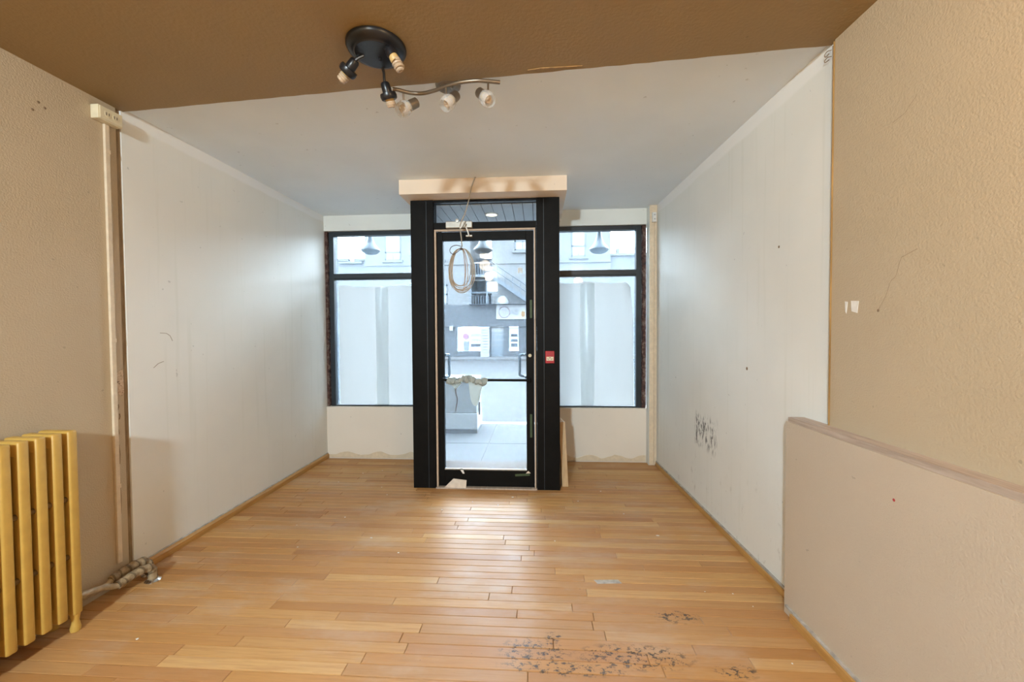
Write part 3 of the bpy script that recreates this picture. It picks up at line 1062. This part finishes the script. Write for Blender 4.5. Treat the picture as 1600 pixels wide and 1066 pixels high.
# corner post outlet and channel
ob = thing('outlet_box', 'small white outlet box near the top of the corner post', 'outlet')
boxobj('box_body', (1.075, 3.927, 2.305), (1.112, 3.9565, 2.395), 'white_plastic', ob, .003)
boxobj('cover_plate', (1.078, 3.9225, 2.309), (1.109, 3.9265, 2.391), 'white_plastic', ob, .001)
for q in (2.365, 2.325):
    boxobj('socket_slot', (1.088, 3.9215, q), (1.091, 3.9224, q + .012), 'ivory_slot', ob)
    boxobj('socket_slot', (1.097, 3.9215, q), (1.100, 3.9224, q + .012), 'ivory_slot', ob)
o = boxobj('cable_channel', (1.098, 3.943, .02), (1.114, 3.9565, 2.304), 'race', None, .002)
tag(o, 'slim beige cable channel running down the corner post', 'cable channel')

# ------------------------------------------------------------------ radiator
rad = thing('radiator', 'yellow cast iron column radiator standing against the rough wall', 'radiator')
X0, X1 = -2.145, -2.000
def section_mesh(end):
    bm = bm_new()
    t = .0180
    zb = .075
    # three columns, headers, bridges
    add_box(bm, (X1 - .040, -t, zb), (X1, t, .880), .008)
    add_box(bm, (X1 - .087, -t * .8, zb + .02), (X1 - .057, t * .8, .860), .010)
    add_box(bm, (X0, -t, zb), (X0 + .040, t, .880), .008)
    add_box(bm, (X0 + .003, -t, .815), (X1 - .003, t, .8795), .008)
    add_box(bm, (X0 + .003, -t, zb + .0005), (X1 - .003, t, .150), .008)
    for z in (.585, .335):
        add_box(bm, (X0 + .02, -t * .6, z - .012), (X1 - .02, t * .6, z + .012), .006)
    if end:
        for x in (X1 - .02, X0 + .02):
            add_lathe(bm, [(.019, 0), (.017, .03), (.013, .055), (.016, .07), (.019, .085), (.017, .0995)], (x, 0, .1), (0, 0, -1), 14)
    bmesh.ops.recalc_face_normals(bm, faces=bm.faces)
    me = bpy.data.meshes.new('radiator_section')
    bm.to_mesh(me)
    bm.free()
    me.materials.append(M['rad'])
    for p in me.polygons:
        p.use_smooth = True
    me.set_sharp_from_angle(angle=math.radians(50))
    return me
me_mid, me_end = section_mesh(False), section_mesh(True)
NS, PITCH, YLAST = 11, .0565, 1.632
for i in range(NS):
    o = bpy.data.objects.new('radiator_section', me_end if i in (0, NS - 1) else me_mid)
    COL.objects.link(o)
    o.location = (0, YLAST - PITCH * i, 0)
    o.parent = rad
for i in range(NS - 1):
    yy = YLAST - PITCH * (i + .5)
    for z in (.115, .335, .585, .845):
        mid = z in (.335, .585)
        xx = X1 - .024 if mid else (X0 + X1) / 2
        tube('section_hub', [(xx, yy - .012, z), (xx, yy + .012, z)], .012 if mid else .024, 'rad_hub', rad, 12)
lathe('valve_boss', [(0, 0), (.022, 0), (.022, .012), (.014, .018), (.014, .03), (0, .03)], (-2.072, YLAST + .0205, .115), 'rad', rad, axis=(0, 1, 0))

# wrapped heating pipes
hp = thing('heating_pipe', 'bandaged heating pipe bending down to a chrome floor flange', 'pipe')
rp_ = random.Random(3)
def lagged(name, pts, r, parent, mat='lag'):
    pp = smooth_pts(pts, 6)
    rs = [r * (1 + .07 * math.sin(i * 1.25) + rp_.uniform(-.06, .06)) for i in range(len(pp))]
    bm = bm_new()
    add_tube(bm, pp, rs, 12)
    return obj(name, bm, mat, parent, smooth=True)
lagged('lagging', [(-2.020, 1.992, .012), (-2.020, 1.992, .050), (-2.026, 1.975, .076), (-2.040, 1.930, .078), (-2.052, 1.880, .070), (-2.056, 1.845, .064)], .020, hp)
lagged('pipe_run', [(-2.056, 1.850, .064), (-2.060, 1.825, .070), (-2.066, 1.790, .088), (-2.072, 1.740, .100), (-2.072, 1.690, .112), (-2.072, 1.688, .114)], .0135, hp, 'pipe')
lathe('floor_flange', [(0, .014), (.018, .014), (.028, .008), (.036, .003), (.036, .0005), (0, .0005)], (-2.020, 1.992, 0), 'chrome', hp)
hp2 = thing('heating_pipe', 'bandaged heating pipe lying closest to the wall by the radiator', 'pipe')
lagged('lagging', [(-2.088, 2.040, .018), (-2.088, 2.035, .060), (-2.092, 2.005, .090), (-2.100, 1.950, .092), (-2.108, 1.900, .084), (-2.112, 1.868, .074)], .021, hp2)
lagged('pipe_run', [(-2.112, 1.872, .074), (-2.115, 1.84, .062), (-2.125, 1.80, .055), (-2.145, 1.765, .052), (-2.158, 1.755, .052)], .012, hp2, 'pipe')
lathe('floor_flange', [(0, .014), (.018, .014), (.028, .008), (.034, .003), (.034, .0005), (0, .0005)], (-2.088, 2.040, 0), 'chrome', hp2)

# ------------------------------------------------------------------ ceiling lights
def cfl(parent, o, d, r=.018, length=.05, mat='cfl'):
    """spiral lamp: helix tube along d from o"""
    o = Vector(o)
    d = Vector(d).normalized()
    a, b = frame_of(d)
    pts = []
    n = 40
    for i in range(n + 1):
        t = i / n
        ang = t * 2 * math.pi * 3.2
        rr = r * (1 - .45 * max(0, (t - .75) / .25))
        pts.append(o + d * (length * t) + (a * math.cos(ang) + b * math.sin(ang)) * rr)
    bm = bm_new()
    add_tube(bm, pts, .0062, 7)
    add_lathe(bm, [(0, -.004), (r * .55, -.004), (r * .55, length * .85), (0, length * .9)], o, d, 12)
    obj('bulb_tube', bm, mat, parent, smooth=True)
    lathe('bulb_base', [(0, -.028), (.016, -.028), (.019, -.006), (.016, .0), (0, .0)], o, 'cfl_base', parent, axis=d, seg=16)

bl = thing('ceiling_light', 'round black ceiling light with three bare bulb sockets', 'ceiling light')
CC = Vector((-.648, 1.655, ZB))
lathe('canopy', [(0, -.0005), (.114, -.0005), (.118, -.004), (.118, -.012), (.110, -.024), (.092, -.030), (.088, -.031), (.084, -.036), (0, -.037)], CC, 'blackgloss', bl, seg=48)
lathe('center_screw', [(0, .012), (.006, .010), (.007, .002), (.007, 0)], CC + Vector((.006, .02, -.037)), 'blackgloss', bl, axis=(0, 0, -1), seg=12)
def socket(name, a, b, c_, ring, bulb_len, stem=None):
    so = empty(name)
    so.parent = bl
    a, b, c_ = Vector(a), Vector(b), Vector(c_)
    d = (c_ - a).normalized()
    L = (b - a).length
    if stem:
        tube('arm', stem, .006, 'blackgloss', so, 8)
    lathe('socket_shell', [(0, 0), (.014, 0), (.019, .006), (.0205, L * .6), (.0205, L), (0, L)], a, 'blackgloss', so, axis=d, seg=20)
    if ring:
        lathe('shade_ring', [(.020, L - .012), (.034, L - .010), (.036, L), (.034, L + .012), (.030, L + .016), (.021, L + .014)], a, 'blackgloss', so, axis=d, seg=24)
    cfl(so, a + d * (L + .022), d, .015, bulb_len)
    return so
socket('socket', (-.735, 1.655, 2.405), (-.772, 1.667, 2.372), (-.820, 1.683, 2.330), True, .030, [(-.700, 1.655, 2.420), (-.722, 1.655, 2.412), (-.737, 1.656, 2.404)])
socket('socket', (-.658, 1.765, 2.378), (-.648, 1.785, 2.330), (-.640, 1.80, 2.295), True, .020, [(-.655, 1.735, 2.425), (-.656, 1.755, 2.410), (-.658, 1.766, 2.378)])
socket('socket', (-.577, 1.60, 2.405), (-.562, 1.602, 2.378), (-.535, 1.607, 2.330), False, .040, [(-.600, 1.62, 2.421), (-.585, 1.605, 2.415), (-.577, 1.600, 2.404)])

tl = thing('track_light', 'wavy nickel ceiling bar with three glass-shaded spot heads', 'ceiling light')
bar = smooth_pts([(-.660, 1.872, 2.41), (-.636, 1.880, 2.41), (-.591, 1.906, 2.41), (-.533, 1.915, 2.41), (-.467, 1.895, 2.41), (-.401, 1.864, 2.41), (-.338, 1.843, 2.41), (-.265, 1.836, 2.41), (-.218, 1.844, 2.41), (-.164, 1.857, 2.41)], 6)
bm = bm_new()
add_tube(bm, bar, .0085, 10)
obj('bar', bm, 'nickel', tl, smooth=True)
lathe('ceiling_plate', [(0, -.0005), (.058, -.0005), (.060, -.004), (.058, -.014), (.050, -.020), (0, -.021)], (-.420, 1.955, ZC), 'nickel', tl, seg=32)
for x in (-.452, -.395):
    tube('standoff', [(x, 1.89 if x < -.42 else 1.862, 2.412), (x, 1.925, 2.432), (x, 1.935, ZC - .019)], .005, 'nickel', tl, 8)
heads = (((-.619, 1.896, 2.41), (-.619, 1.904, 2.372), (-.586, 1.925, 2.366), (-.640, 1.895, 2.322)),
         ((-.412, 1.869, 2.41), (-.412, 1.875, 2.372), (-.382, 1.885, 2.366), (-.408, 1.850, 2.318)),
         ((-.216, 1.845, 2.41), (-.216, 1.842, 2.372), (-.246, 1.870, 2.366), (-.210, 1.835, 2.320)))
for (s0, s1, cc, gg) in heads:
    h = empty('spot_head')
    h.parent = tl
    cc, gg = Vector(cc), Vector(gg)
    d = (gg - cc).normalized()
    tube('stem', [s0, s1, cc], .0048, 'nickel', h, 8)
    lathe('cup', [(0, -.030), (.018, -.030), (.0225, -.026), (.0235, .0), (.0235, .018), (.0205, .018), (.019, -.02), (0, -.02)], cc, 'nickel', h, axis=d, seg=24)
    lathe('glass_shade', [(.022, .012), (.031, .026), (.035, .042), (.034, .058), (.030, .072), (.0275, .078), (.0265, .078), (.029, .071), (.0328, .058), (.0338, .042), (.030, .027), (.0215, .014)], cc, 'shade', h, axis=d, seg=28)
    cfl(h, cc + d * .032, d, .0135, .030)

# working lamps and an added fill panel on the brown ceiling above and behind the viewpoint
G = 'dome lamps on the brown ceiling'
for k, (x, y, pw, colr) in enumerate(((-.78, .62, .22, (1.0, .80, .55)), (-.87, -.62, .8, (1.0, .74, .44)), (.80, .10, 1.7, (1.0, .66, .33)))):
    dl = thing('dome_lamp', ('lit dome lamp on the brown ceiling, closest to the black ceiling light', 'lit dome lamp on the brown ceiling, between the black ceiling light and the back wall', 'lit warm dome lamp on the brown ceiling, beside the ledge wall')[k], 'ceiling light', G)
    lathe('lamp_base', [(0, -.0005), (.085, -.0005), (.085, -.02), (.08, -.025), (0, -.025)], (x, y, ZB), 'white_plastic', dl, seg=32)
    lathe('lamp_dome', [(.078, -.026), (.076, -.05), (.06, -.075), (.03, -.09), (0, -.093)], (x, y, ZB), 'lampglow', dl, seg=32)
    ld = bpy.data.lights.new('dome_lamp_light', 'POINT')
    ld.energy = LAMP_W * pw
    ld.color = colr
    ld.shadow_soft_size = .08
    lo = bpy.data.objects.new('dome_lamp_light', ld)
    COL.objects.link(lo)
    lo.location = (x, y, ZB - .19)
    lo.parent = dl
tf = thing('fill_panel', 'added lit square white fill panel on the brown ceiling by the back wall', 'ceiling light')  # unseen panel, added to throw fill light into the shop front
PX, PY = -1.0, -2.45
bm = bm_new()
add_box(bm, (-.13, -.13, -.02), (.13, .13, .02), .004)
po = obj('panel_frame', bm, 'white_plastic', tf)
bm = bm_new()
add_box(bm, (-.11, -.11, -.024), (.11, .11, -.0205))
pd = obj('panel_lens', bm, 'fillglow', tf)
for q in (po, pd):
    q.location = (PX, PY, ZB - .17)
    q.rotation_euler = (math.radians(62), 0, 0)
tube('panel_bracket', [(PX, PY, ZB - .0005), (PX, PY, ZB - .16)], .012, 'white_plastic', tf)
ld = bpy.data.lights.new('fill_panel_beam', 'AREA')
ld.shape = 'SQUARE'
ld.size = .20
ld.energy = FILL_W
ld.color = (.72, .90, 1.0)
lo = bpy.data.objects.new('fill_panel_beam', ld)
COL.objects.link(lo)
lo.location = Vector((PX, PY, ZB - .17)) + Matrix.Rotation(math.radians(62), 3, 'X') @ Vector((0, 0, -.026))
lo.rotation_euler = (math.radians(62), 0, 0)
lo.parent = tf

# paint flecks on the floor
bm = bm_new()
r5 = random.Random(21)
for (x, y, s_) in [(-1.45, 2.35, .010), (-1.62, 2.62, .008), (-1.35, 2.75, .012), (-1.05, 2.48, .018), (-.82, 2.32, .012), (-1.72, 3.4, .01), (-1.6, 3.62, .012), (-1.45, 3.7, .009), (-1.3, 3.3, .01), (-.7, 2.9, .012), (-.3, 3.0, .014), (.3, 3.1, .012), (.75, 2.6, .02), (.82, 2.05, .008), (.95, 2.04, .010), (1.0, 1.95, .007), (.98, 1.62, .009), (-1.70, 1.60, .012), (.1, 2.5, .01), (-1.2, 3.15, .01), (.5, 3.3, .012), (-.2, 3.15, .02), (.6, 2.9, .014), (-.5, 3.05, .01)]:
    n = 5
    a0 = r5.uniform(0, 6)
    add_prism(bm, [(x + s_ * .5 * r5.uniform(.6, 1.2) * math.cos(a0 + i * 2 * math.pi / n), y + s_ * .4 * r5.uniform(.5, 1.1) * math.sin(a0 + i * 2 * math.pi / n)) for i in range(n)], .0003, .0018)
o = obj('paint_flecks', bm, 'white_paint')
tag(o, 'tiny white paint flecks scattered over the wood floor', 'debris', kind='stuff')
bm = bm_new()
add_prism(bm, [(.285, 2.115), (.41, 2.125), (.425, 2.095), (.30, 2.085)], .0002, .0014)
o = obj('pale_patch', bm, 'base_cap')
tag(o, 'pale grey plaster smear lying along one floor board', 'debris')

# ------------------------------------------------------------------ outside: recess soffit, lamps, pavement
sf = boxobj('ceiling', (CX0 + .041, DY + .112, 2.3535), (CX3 - .041, 4.36, 2.3585), 'soffit_gap')
struct(sf, 'white slatted soffit over the door recess', 'soffit')
x = CX0 + .042
while x < CX3 - .05:
    x2 = min(x + .0865, CX3 - .042)
    boxobj('soffit_slat', (x + .003, DY + .113, 2.343), (x2 - .003, 4.358, 2.353), 'soffit', sf)
    x = x2
rl = thing('recessed_light', 'lit round downlight set in the slatted soffit', 'ceiling light')
lathe('trim_ring', [(.050, -.001), (.062, -.001), (.062, -.006), (.050, -.008), (.050, -.001)], (-.410, 3.69, 2.343), 'white_plastic', rl, seg=28)
lathe('lens', [(0, -.005), (.0495, -.005), (.0495, -.002)], (-.410, 3.69, 2.343), 'downlight', rl, seg=28)

G = 'gooseneck lamps along the storefront'
for k, (x, lab) in enumerate(((-1.967, 'before the window beside the streaked wall'), (-.628, 'before the glass door'), (.702, 'before the window beside the corner post'))):
    pl = thing('gooseneck_lamp', 'blue-grey bell-shaped gooseneck lamp outside, hanging ' + lab, 'outdoor lamp', G)
    zb = 2.205 - .018 * k
    yy = 4.75
    R = .108
    lathe('lamp_shade', [(.020, .36), (.024, .25), (.034, .18), (.060, .115), (R, .060), (R + .004, .045), (R - .004, .047), (.055, .103), (.028, .17), (.018, .25), (.0, .26)], (x, yy, zb), 'pendant', pl, seg=32)
    lathe('shade_bowl', [(R - .004, .046), (R * .9, .028), (R * .66, .010), (R * .35, .001), (0, -.002)], (x, yy, zb), 'pendant', pl, seg=32)
    tube('gooseneck', smooth_pts([(x, yy, zb + .34), (x, yy, zb + .60), (x, yy - .04, zb + .80), (x, yy - .20, zb + .90), (x, yy - .34, zb + .80), (x, 4.362, zb + .70)], 5), .012, 'pendant', pl, 8)

sw = boxobj('floor', (-14, YF + .161, -.30), (14, 6.12, -.131), 'joint')
struct(sw, 'pale concrete pavement slabs outside the door', 'pavement')
xs = [-14 + i * 1.3 for i in range(22)]
off = -.618 - min((v for v in xs), key=lambda v: abs(v + .618))
def slab(x0, x1, y0, y1, z):
    boxobj('paving_slab', (x0 + .006, y0 + .006, -.1305), (x1 - .006, y1 - .006, z), 'sidewalk', sw)
for i in range(8):
    xa = -.618 - 5.2 + i * 1.3
    slab(xa, xa + 1.3, 4.33, 5.085, -.12)
    slab(xa, xa + 1.3, 5.085, 6.11, -.12)
boxobj('paving_slab', (CX0 + .041, DY + .12, -.1305), (CX3 - .041, 4.33, -.118), 'sidewalk', sw)
boxobj('recess_base', (CX0 + .041, DY + .12, -.30), (CX3 - .041, YF + .16, -.131), 'joint', sw)
cu = boxobj('floor', (-14, 6.121, -.32), (14, 6.27, -.115), 'concrete_l')
struct(cu, 'pale concrete kerb along the near pavement', 'kerb')
# road falling gently towards the far side
bm = bm_new()
Y2, Z2 = 25.6, -.62
add_prism(bm, [(6.271, -.24), (Y2, Z2), (Y2, Z2 - .2), (6.271, -.45)], -40, 40, 'x')
rd = obj('floor', bm, 'road')
struct(rd, 'grey asphalt street running past the shop', 'road')
bm = bm_new()
for xx in range(-30, 31, 6):
    y0 = 9.2
    add_box(bm, (xx, y0, -.24 - (y0 - 6.27) * .01966 + .0), (xx + 2.6, y0 + .12, -.24 - (y0 - 6.27) * .01966 + .004))
o = obj('lane_marking', bm, 'line', rd)
fs = boxobj('floor', (-40, Y2 + .001, -.8), (40, 28.0, -.50), 'sidewalk')
struct(fs, 'far pavement in front of the slate-blue shop', 'pavement')

# concrete planter block by the kerb
cbk = thing('concrete_block', 'square concrete block standing on the pavement outside the door', 'planter')
bx0, bx1, by0, by1 = -1.50, -.835, 5.57, 6.05
boxobj('foot', (bx0 + .004, by0 + .004, -.1195), (bx1 - .004, by1 - .004, -.065), 'concrete_d', cbk)
boxobj('lower_course', (bx0, by0, -.0645), (bx1, by1, .155), 'concrete_l', cbk, .006)
boxobj('upper_course', (bx0 + .006, by0 + .006, .1555), (bx1 - .006, by1 - .006, .64), 'concrete', cbk, .012)
o = boxobj('bolt_bar', (bx1 + .0005, 5.70, .115), (bx1 + .022, 5.74, .290), 'cable_dark', cbk)

# ------------------------------------------------------------------ outside: buildings across the street
FY = 28.0
S = 4 / 3.
def zb_(z21):
    return 1.3 + (z21 - 1.3) * S
def far_window(parent, x0, x1, z0, z1, zmid, pane='winpane'):
    wn = empty('window')
    wn.parent = parent
    multibox('sash', [((x0, FY - .03, z0), (x0 + .09, FY + .05, z1)), ((x1 - .09, FY - .03, z0), (x1, FY + .05, z1)), ((x0, FY - .03, z1 - .12), (x1, FY + .05, z1)), ((x0, FY - .03, z0), (x1, FY + .05, z0 + .09)), ((x0, FY - .03, zmid - .05), (x1, FY + .05, zmid + .05))], 'winframe', wn)
    boxobj('window_pane', (x0 + .05, FY - .012, zmid), (x1 - .05, FY - .006, z1 - .06), pane, wn)
    boxobj('window_pane', (x0 + .05, FY - .012, z0 + .04), (x1 - .05, FY - .006, zmid), 'winpane', wn)
    boxobj('window_sill', (x0 - .15, FY - .16, z0 - .17), (x1 + .15, FY + .02, z0 - .005), 'facade_trim', wn)
    boxobj('muntin', ((x0 + x1) / 2 - .02, FY - .03, z0 + .08), ((x0 + x1) / 2 + .02, FY + .02, zmid), 'winframe', wn)
# block with tall windows
b1 = thing('brick_building', 'pale brick building with tall sash windows across the street, beyond the coil', 'building')
multibox('facade', [((-12.0, FY, -.6), (-6.71, FY + 8, 3.07)), ((-12.0, FY, 3.07), (-4.6, FY + 8, 11.5))], 'facade', b1)
boxobj('string_course', (-12.0, FY - .08, 5.82), (-4.6, FY - .001, 6.0), 'facade2', b1)
far_window(b1, -10.57, -9.45, 6.20, 8.05, 6.75)
far_window(b1, -7.60, -6.48, 6.20, 8.05, 6.75)
boxobj('lower_shopfront', (-12.0, FY - .10, -.5), (-6.72, FY - .001, 3.05), 'facade2', b1)
far_window(b1, -7.0, -6.2, 3.1, 4.5, 3.8, 'windark')
b0 = thing('low_building', 'low pale building with a stepped parapet across the street', 'building')
boxobj('facade', (-34, FY + .3, -.6), (-12.01, FY + 8, 6.25), 'facade2', b0)
multibox('parapet', [((-34, FY + .2, 6.252), (-13.3, FY + .6, 6.42)), ((-12.9, FY + .2, 6.252), (-12.01, FY + .6, 6.42))], 'facade_trim', b0)
boxobj('parapet_step', (-13.9, FY + .1, 6.05), (-12.3, FY + .299, 6.20), 'facade_trim', b0)
# recessed stair core
b2 = thing('stair_core', 'blue-grey recessed building wall with landings behind the outside stair', 'building')
boxobj('back_wall', (-4.59, FY + 3, -.6), (-3.14, FY + 4, 6.75), 'recess', b2)
for z in (2.95, 4.0, 5.2):
    boxobj('landing', (-4.59, FY + .4, z - .12), (-3.14, FY + 2.99, z), 'steel', b2)
boxobj('doorway', (-4.35, FY + 2.95, 2.96), (-3.55, FY + 2.999, 5.0), 'shopblue', b2)
for z in (5.95, 4.75):
    boxobj('white_rail', (-4.58, FY + .38, z), (-3.15, FY + .44, z + .10), 'signwhite', b2)
xx = -4.5
while xx < -3.2:
    boxobj('baluster', (xx, FY + .40, 2.96), (xx + .04, FY + .44, 3.75), 'steel', b2)
    boxobj('baluster', (xx, FY + .40, 5.21), (xx + .04, FY + .44, 5.94), 'steel', b2)
    xx += .18
b3 = thing('brick_building', 'pale brick building with the slate-blue shop at its foot, across the street', 'building')
boxobj('facade', (-3.13, FY, 3.075), (4.9, FY + 8, 11.5), 'facade', b3)
boxobj('string_course', (-3.13, FY - .08, 5.84), (4.9, FY - .001, 5.98), 'facade2', b3)
far_window(b3, -1.54, -.45, 6.72, 8.4, 7.35, 'winpane')
far_window(b3, 2.30, 3.25, 6.24, 8.05, 6.95)
b4 = thing('low_building', 'low pale building with small chimneys across the street, beside the brick block', 'building')
boxobj('facade', (4.91, FY + .3, -.6), (30, FY + 8, 6.45), 'facade2', b4)
boxobj('parapet', (4.91, FY + .15, 6.30), (30, FY + .299, 6.46), 'facade2', b4)
for x in (5.4, 6.7):
    boxobj('chimney', (x, FY + .6, 6.451), (x + .22, FY + .9, 6.85), 'facade_trim', b4)
# shop at the foot
sh = thing('corner_shop', 'slate-blue shop front with lit windows across the street', 'shop')
boxobj('fascia', (-6.7, FY - .30, 1.55), (4.88, FY - .001, 3.05), 'shopblue', sh)
boxobj('shop_interior', (-6.7, FY + .8, -.5), (4.88, FY + 1.0, 1.549), 'shopglow', sh)
for (x0, x1) in ((-6.7, -5.55), (-3.30, -3.18), (-2.32, -1.95), (-1.30, -.2), (1.6, 2.0), (4.0, 4.4)):
    boxobj('pier', (x0, FY - .20, -.499), (x1, FY + .1, 1.549), 'shopblue', sh)
for (x0, x1) in ((-5.549, -3.301), (-1.949, -1.301), (-.199, 1.599), (2.001, 3.999)):
    boxobj('stall_riser', (x0, FY - .16, -.499), (x1, FY + .05, -.12), 'shopblue', sh)
    boxobj('shop_pane', (x0, FY - .05, -.119), (x1, FY - .03, 1.549), 'glass_tran', sh)
dr = boxobj('shop_door', (-3.179, FY - .03, -.499), (-2.321, FY + .02, 1.20), 'windark', sh)
boxobj('door_fanlight', (-3.179, FY - .03, 1.201), (-2.321, FY + .02, 1.549), 'signwhite', sh)
for z in (.25, .62, 1.0):
    boxobj('door_bar', (-3.15, FY - .06, z), (-2.35, FY - .031, z + .05), 'signwhite', dr)
for x0, x1 in ((-4.7, -3.9), (-1.9, -1.35)):
    for z in (.15, .5, .85):
        boxobj('shelf', (x0, FY + .2, z), (x1, FY + .5, z + .04), 'signwhite', sh)
        boxobj('shelf_goods', (x0 + .05, FY + .25, z + .041), (x1 - .05, FY + .45, z + .041 + rnd.uniform(.12, .22)), 'shelfgrey', sh)
boxobj('white_fridge', (-5.15, FY + .15, -.119), (-4.80, FY + .5, 1.0), 'signwhite', sh)
boxobj('notice', (-6.02, FY - .33, 1.30), (-5.78, FY - .301, 1.62), 'signwhite', sh)
# the shop sign
sg = thing('shop_sign', 'white shop sign board with a round pink emblem on the blue fascia', 'sign')
boxobj('board', (-2.80, FY - .40, 2.04), (1.9, FY - .305, 3.03), 'signwhite', sg, .01)
bm = bm_new()
add_tube(bm, [(-2.25 + .36 * math.cos(a), FY - .41, 2.53 + .36 * math.sin(a)) for a in [2 * math.pi * k / 40 for k in range(40)]], .035, 6, closed=True)
obj('emblem_ring', bm, 'signpink', sg, smooth=True)
lathe('emblem_disc', [(0, -.012), (.30, -.010), (.30, 0), (0, 0)], (-2.25, FY - .401, 2.53), 'winpane', sg, axis=(0, 1, 0), seg=36)
bm = bm_new()
for x, z, a, b in ((-2.34, 2.46, .05, .20), (-2.16, 2.46, .05, .20), (-2.25, 2.64, .24, .06)):
    add_box(bm, (x - a / 2, FY - .425, z - b / 2), (x + a / 2, FY - .414, z + b / 2), .004)
obj('emblem_figure', bm, 'signpink', sg)
text_obj('sign_letters', 'AB', .52, 'signink', (-1.58, FY - .41, 2.50), sg, .008)
# neon open sign, disc, price list
ns = thing('neon_sign', 'small lit oval red neon OPEN sign hanging in the shop window', 'sign')
bm = bm_new()
add_tube(bm, [(-4.94 + .27 * math.cos(a), FY - .16, 1.32 + .175 * math.sin(a)) for a in [2 * math.pi * k / 32 for k in range(32)]], .03, 6, closed=True)
obj('neon_ring', bm, 'neon', ns, smooth=True)
bm = bm_new()
add_lathe(bm, [(0, -.01), (1, -.01), (1, 0), (0, 0)], (0, 0, 0), (0, 1, 0), 32)
for v in bm.verts:
    v.co = Vector((-4.94 + v.co.x * .24, FY - .14 + v.co.y, 1.32 + v.co.z * .15))
obj('neon_panel', bm, 'neonwhite', ns)
text_obj('neon_letters', 'OPEN', .17, 'neon', (-4.94, FY - .165, 1.32), ns, .006)
bm = bm_new()
add_lathe(bm, [(0, -.02), (.20, -.02), (.20, 0), (0, 0)], (-4.93, FY - .14, .905), (0, 1, 0), 28)
o = obj('window_disc', bm, 'magenta')
tag(o, 'round magenta disc in the shop window under the neon sign', 'sign')
pb = thing('price_board', 'tall narrow white list board standing outside the shop door', 'sign')
boxobj('board', (-3.86, FY - .55, -.495), (-3.27, FY - .50, 1.52), 'signwhite', pb, .01)
for k in range(9):
    z = 1.30 - k * .19
    boxobj('list_line', (-3.76, FY - .556, z), (-3.37, FY - .551, z + .05), 'winframe', pb)
# outside stair
st = thing('outside_stair', 'steel outside stair with railings climbing the brick building', 'stair')
p0, p1 = Vector((-3.14, FY - .9, 5.0)), Vector((-.62, FY - .9, 3.26))
def along(t, dz=0, dy=0):
    q = p0.lerp(p1, t)
    return (q.x, q.y + dy, q.z + dz)
for dy in (0, .82):
    bm = bm_new()
    add_prism(bm, [(p0.x, p0.z - .18), (p0.x, p0.z + .10), (p1.x, p1.z + .10), (p1.x, p1.z - .18)], FY - .92 + dy, FY - .86 + dy, 'y')
    obj('stringer', bm, 'steel', st)
for k in range(10):
    q = along((k + .5) / 10)
    boxobj('tread', (q[0] - .13, FY - .86, q[2] - .02), (q[0] + .13, FY - .10, q[2] + .02), 'recess', st)
for dz in (.92, .50):
    tube('handrail', [along(0, dz), along(1, dz)], .035, 'steel', st, 8)
for k in range(6):
    tube('rail_post', [along(k / 5, .05), along(k / 5, .92)], .028, 'steel', st, 8)
boxobj('landing_deck', (-4.55, FY - .92, 4.86), (-3.145, FY + .399, 4.98), 'steel', st)
multibox('stair_support', [((-3.4, FY - .9, 3.06), (-3.3, FY - .8, 4.859)), ((-4.5, FY - .9, 3.06), (-4.4, FY - .8, 4.859))], 'steel', st)
boxobj('deck', (-4.6, FY - .95, 3.052), (2.0, FY - .005, 3.06), 'steel', st)
# pale bundle on the shop roof
bm = bm_new()
add_lathe(bm, [(.40, 0), (.44, .12), (.36, .38), (.20, .52), (0, .58)], (-2.35, FY - .50, 3.061), (0, 0, 1), 20)
r6 = random.Random(2)
for v in bm.verts:
    v.co += Vector((r6.uniform(-.04, .04), r6.uniform(-.04, .04), 0 if v.co.z < 3.07 else r6.uniform(-.03, .03)))
o = obj('tarp_bundle', bm, 'tarp', smooth=True)
tag(o, 'rounded white bundle lying under the outside stair', 'tarp')
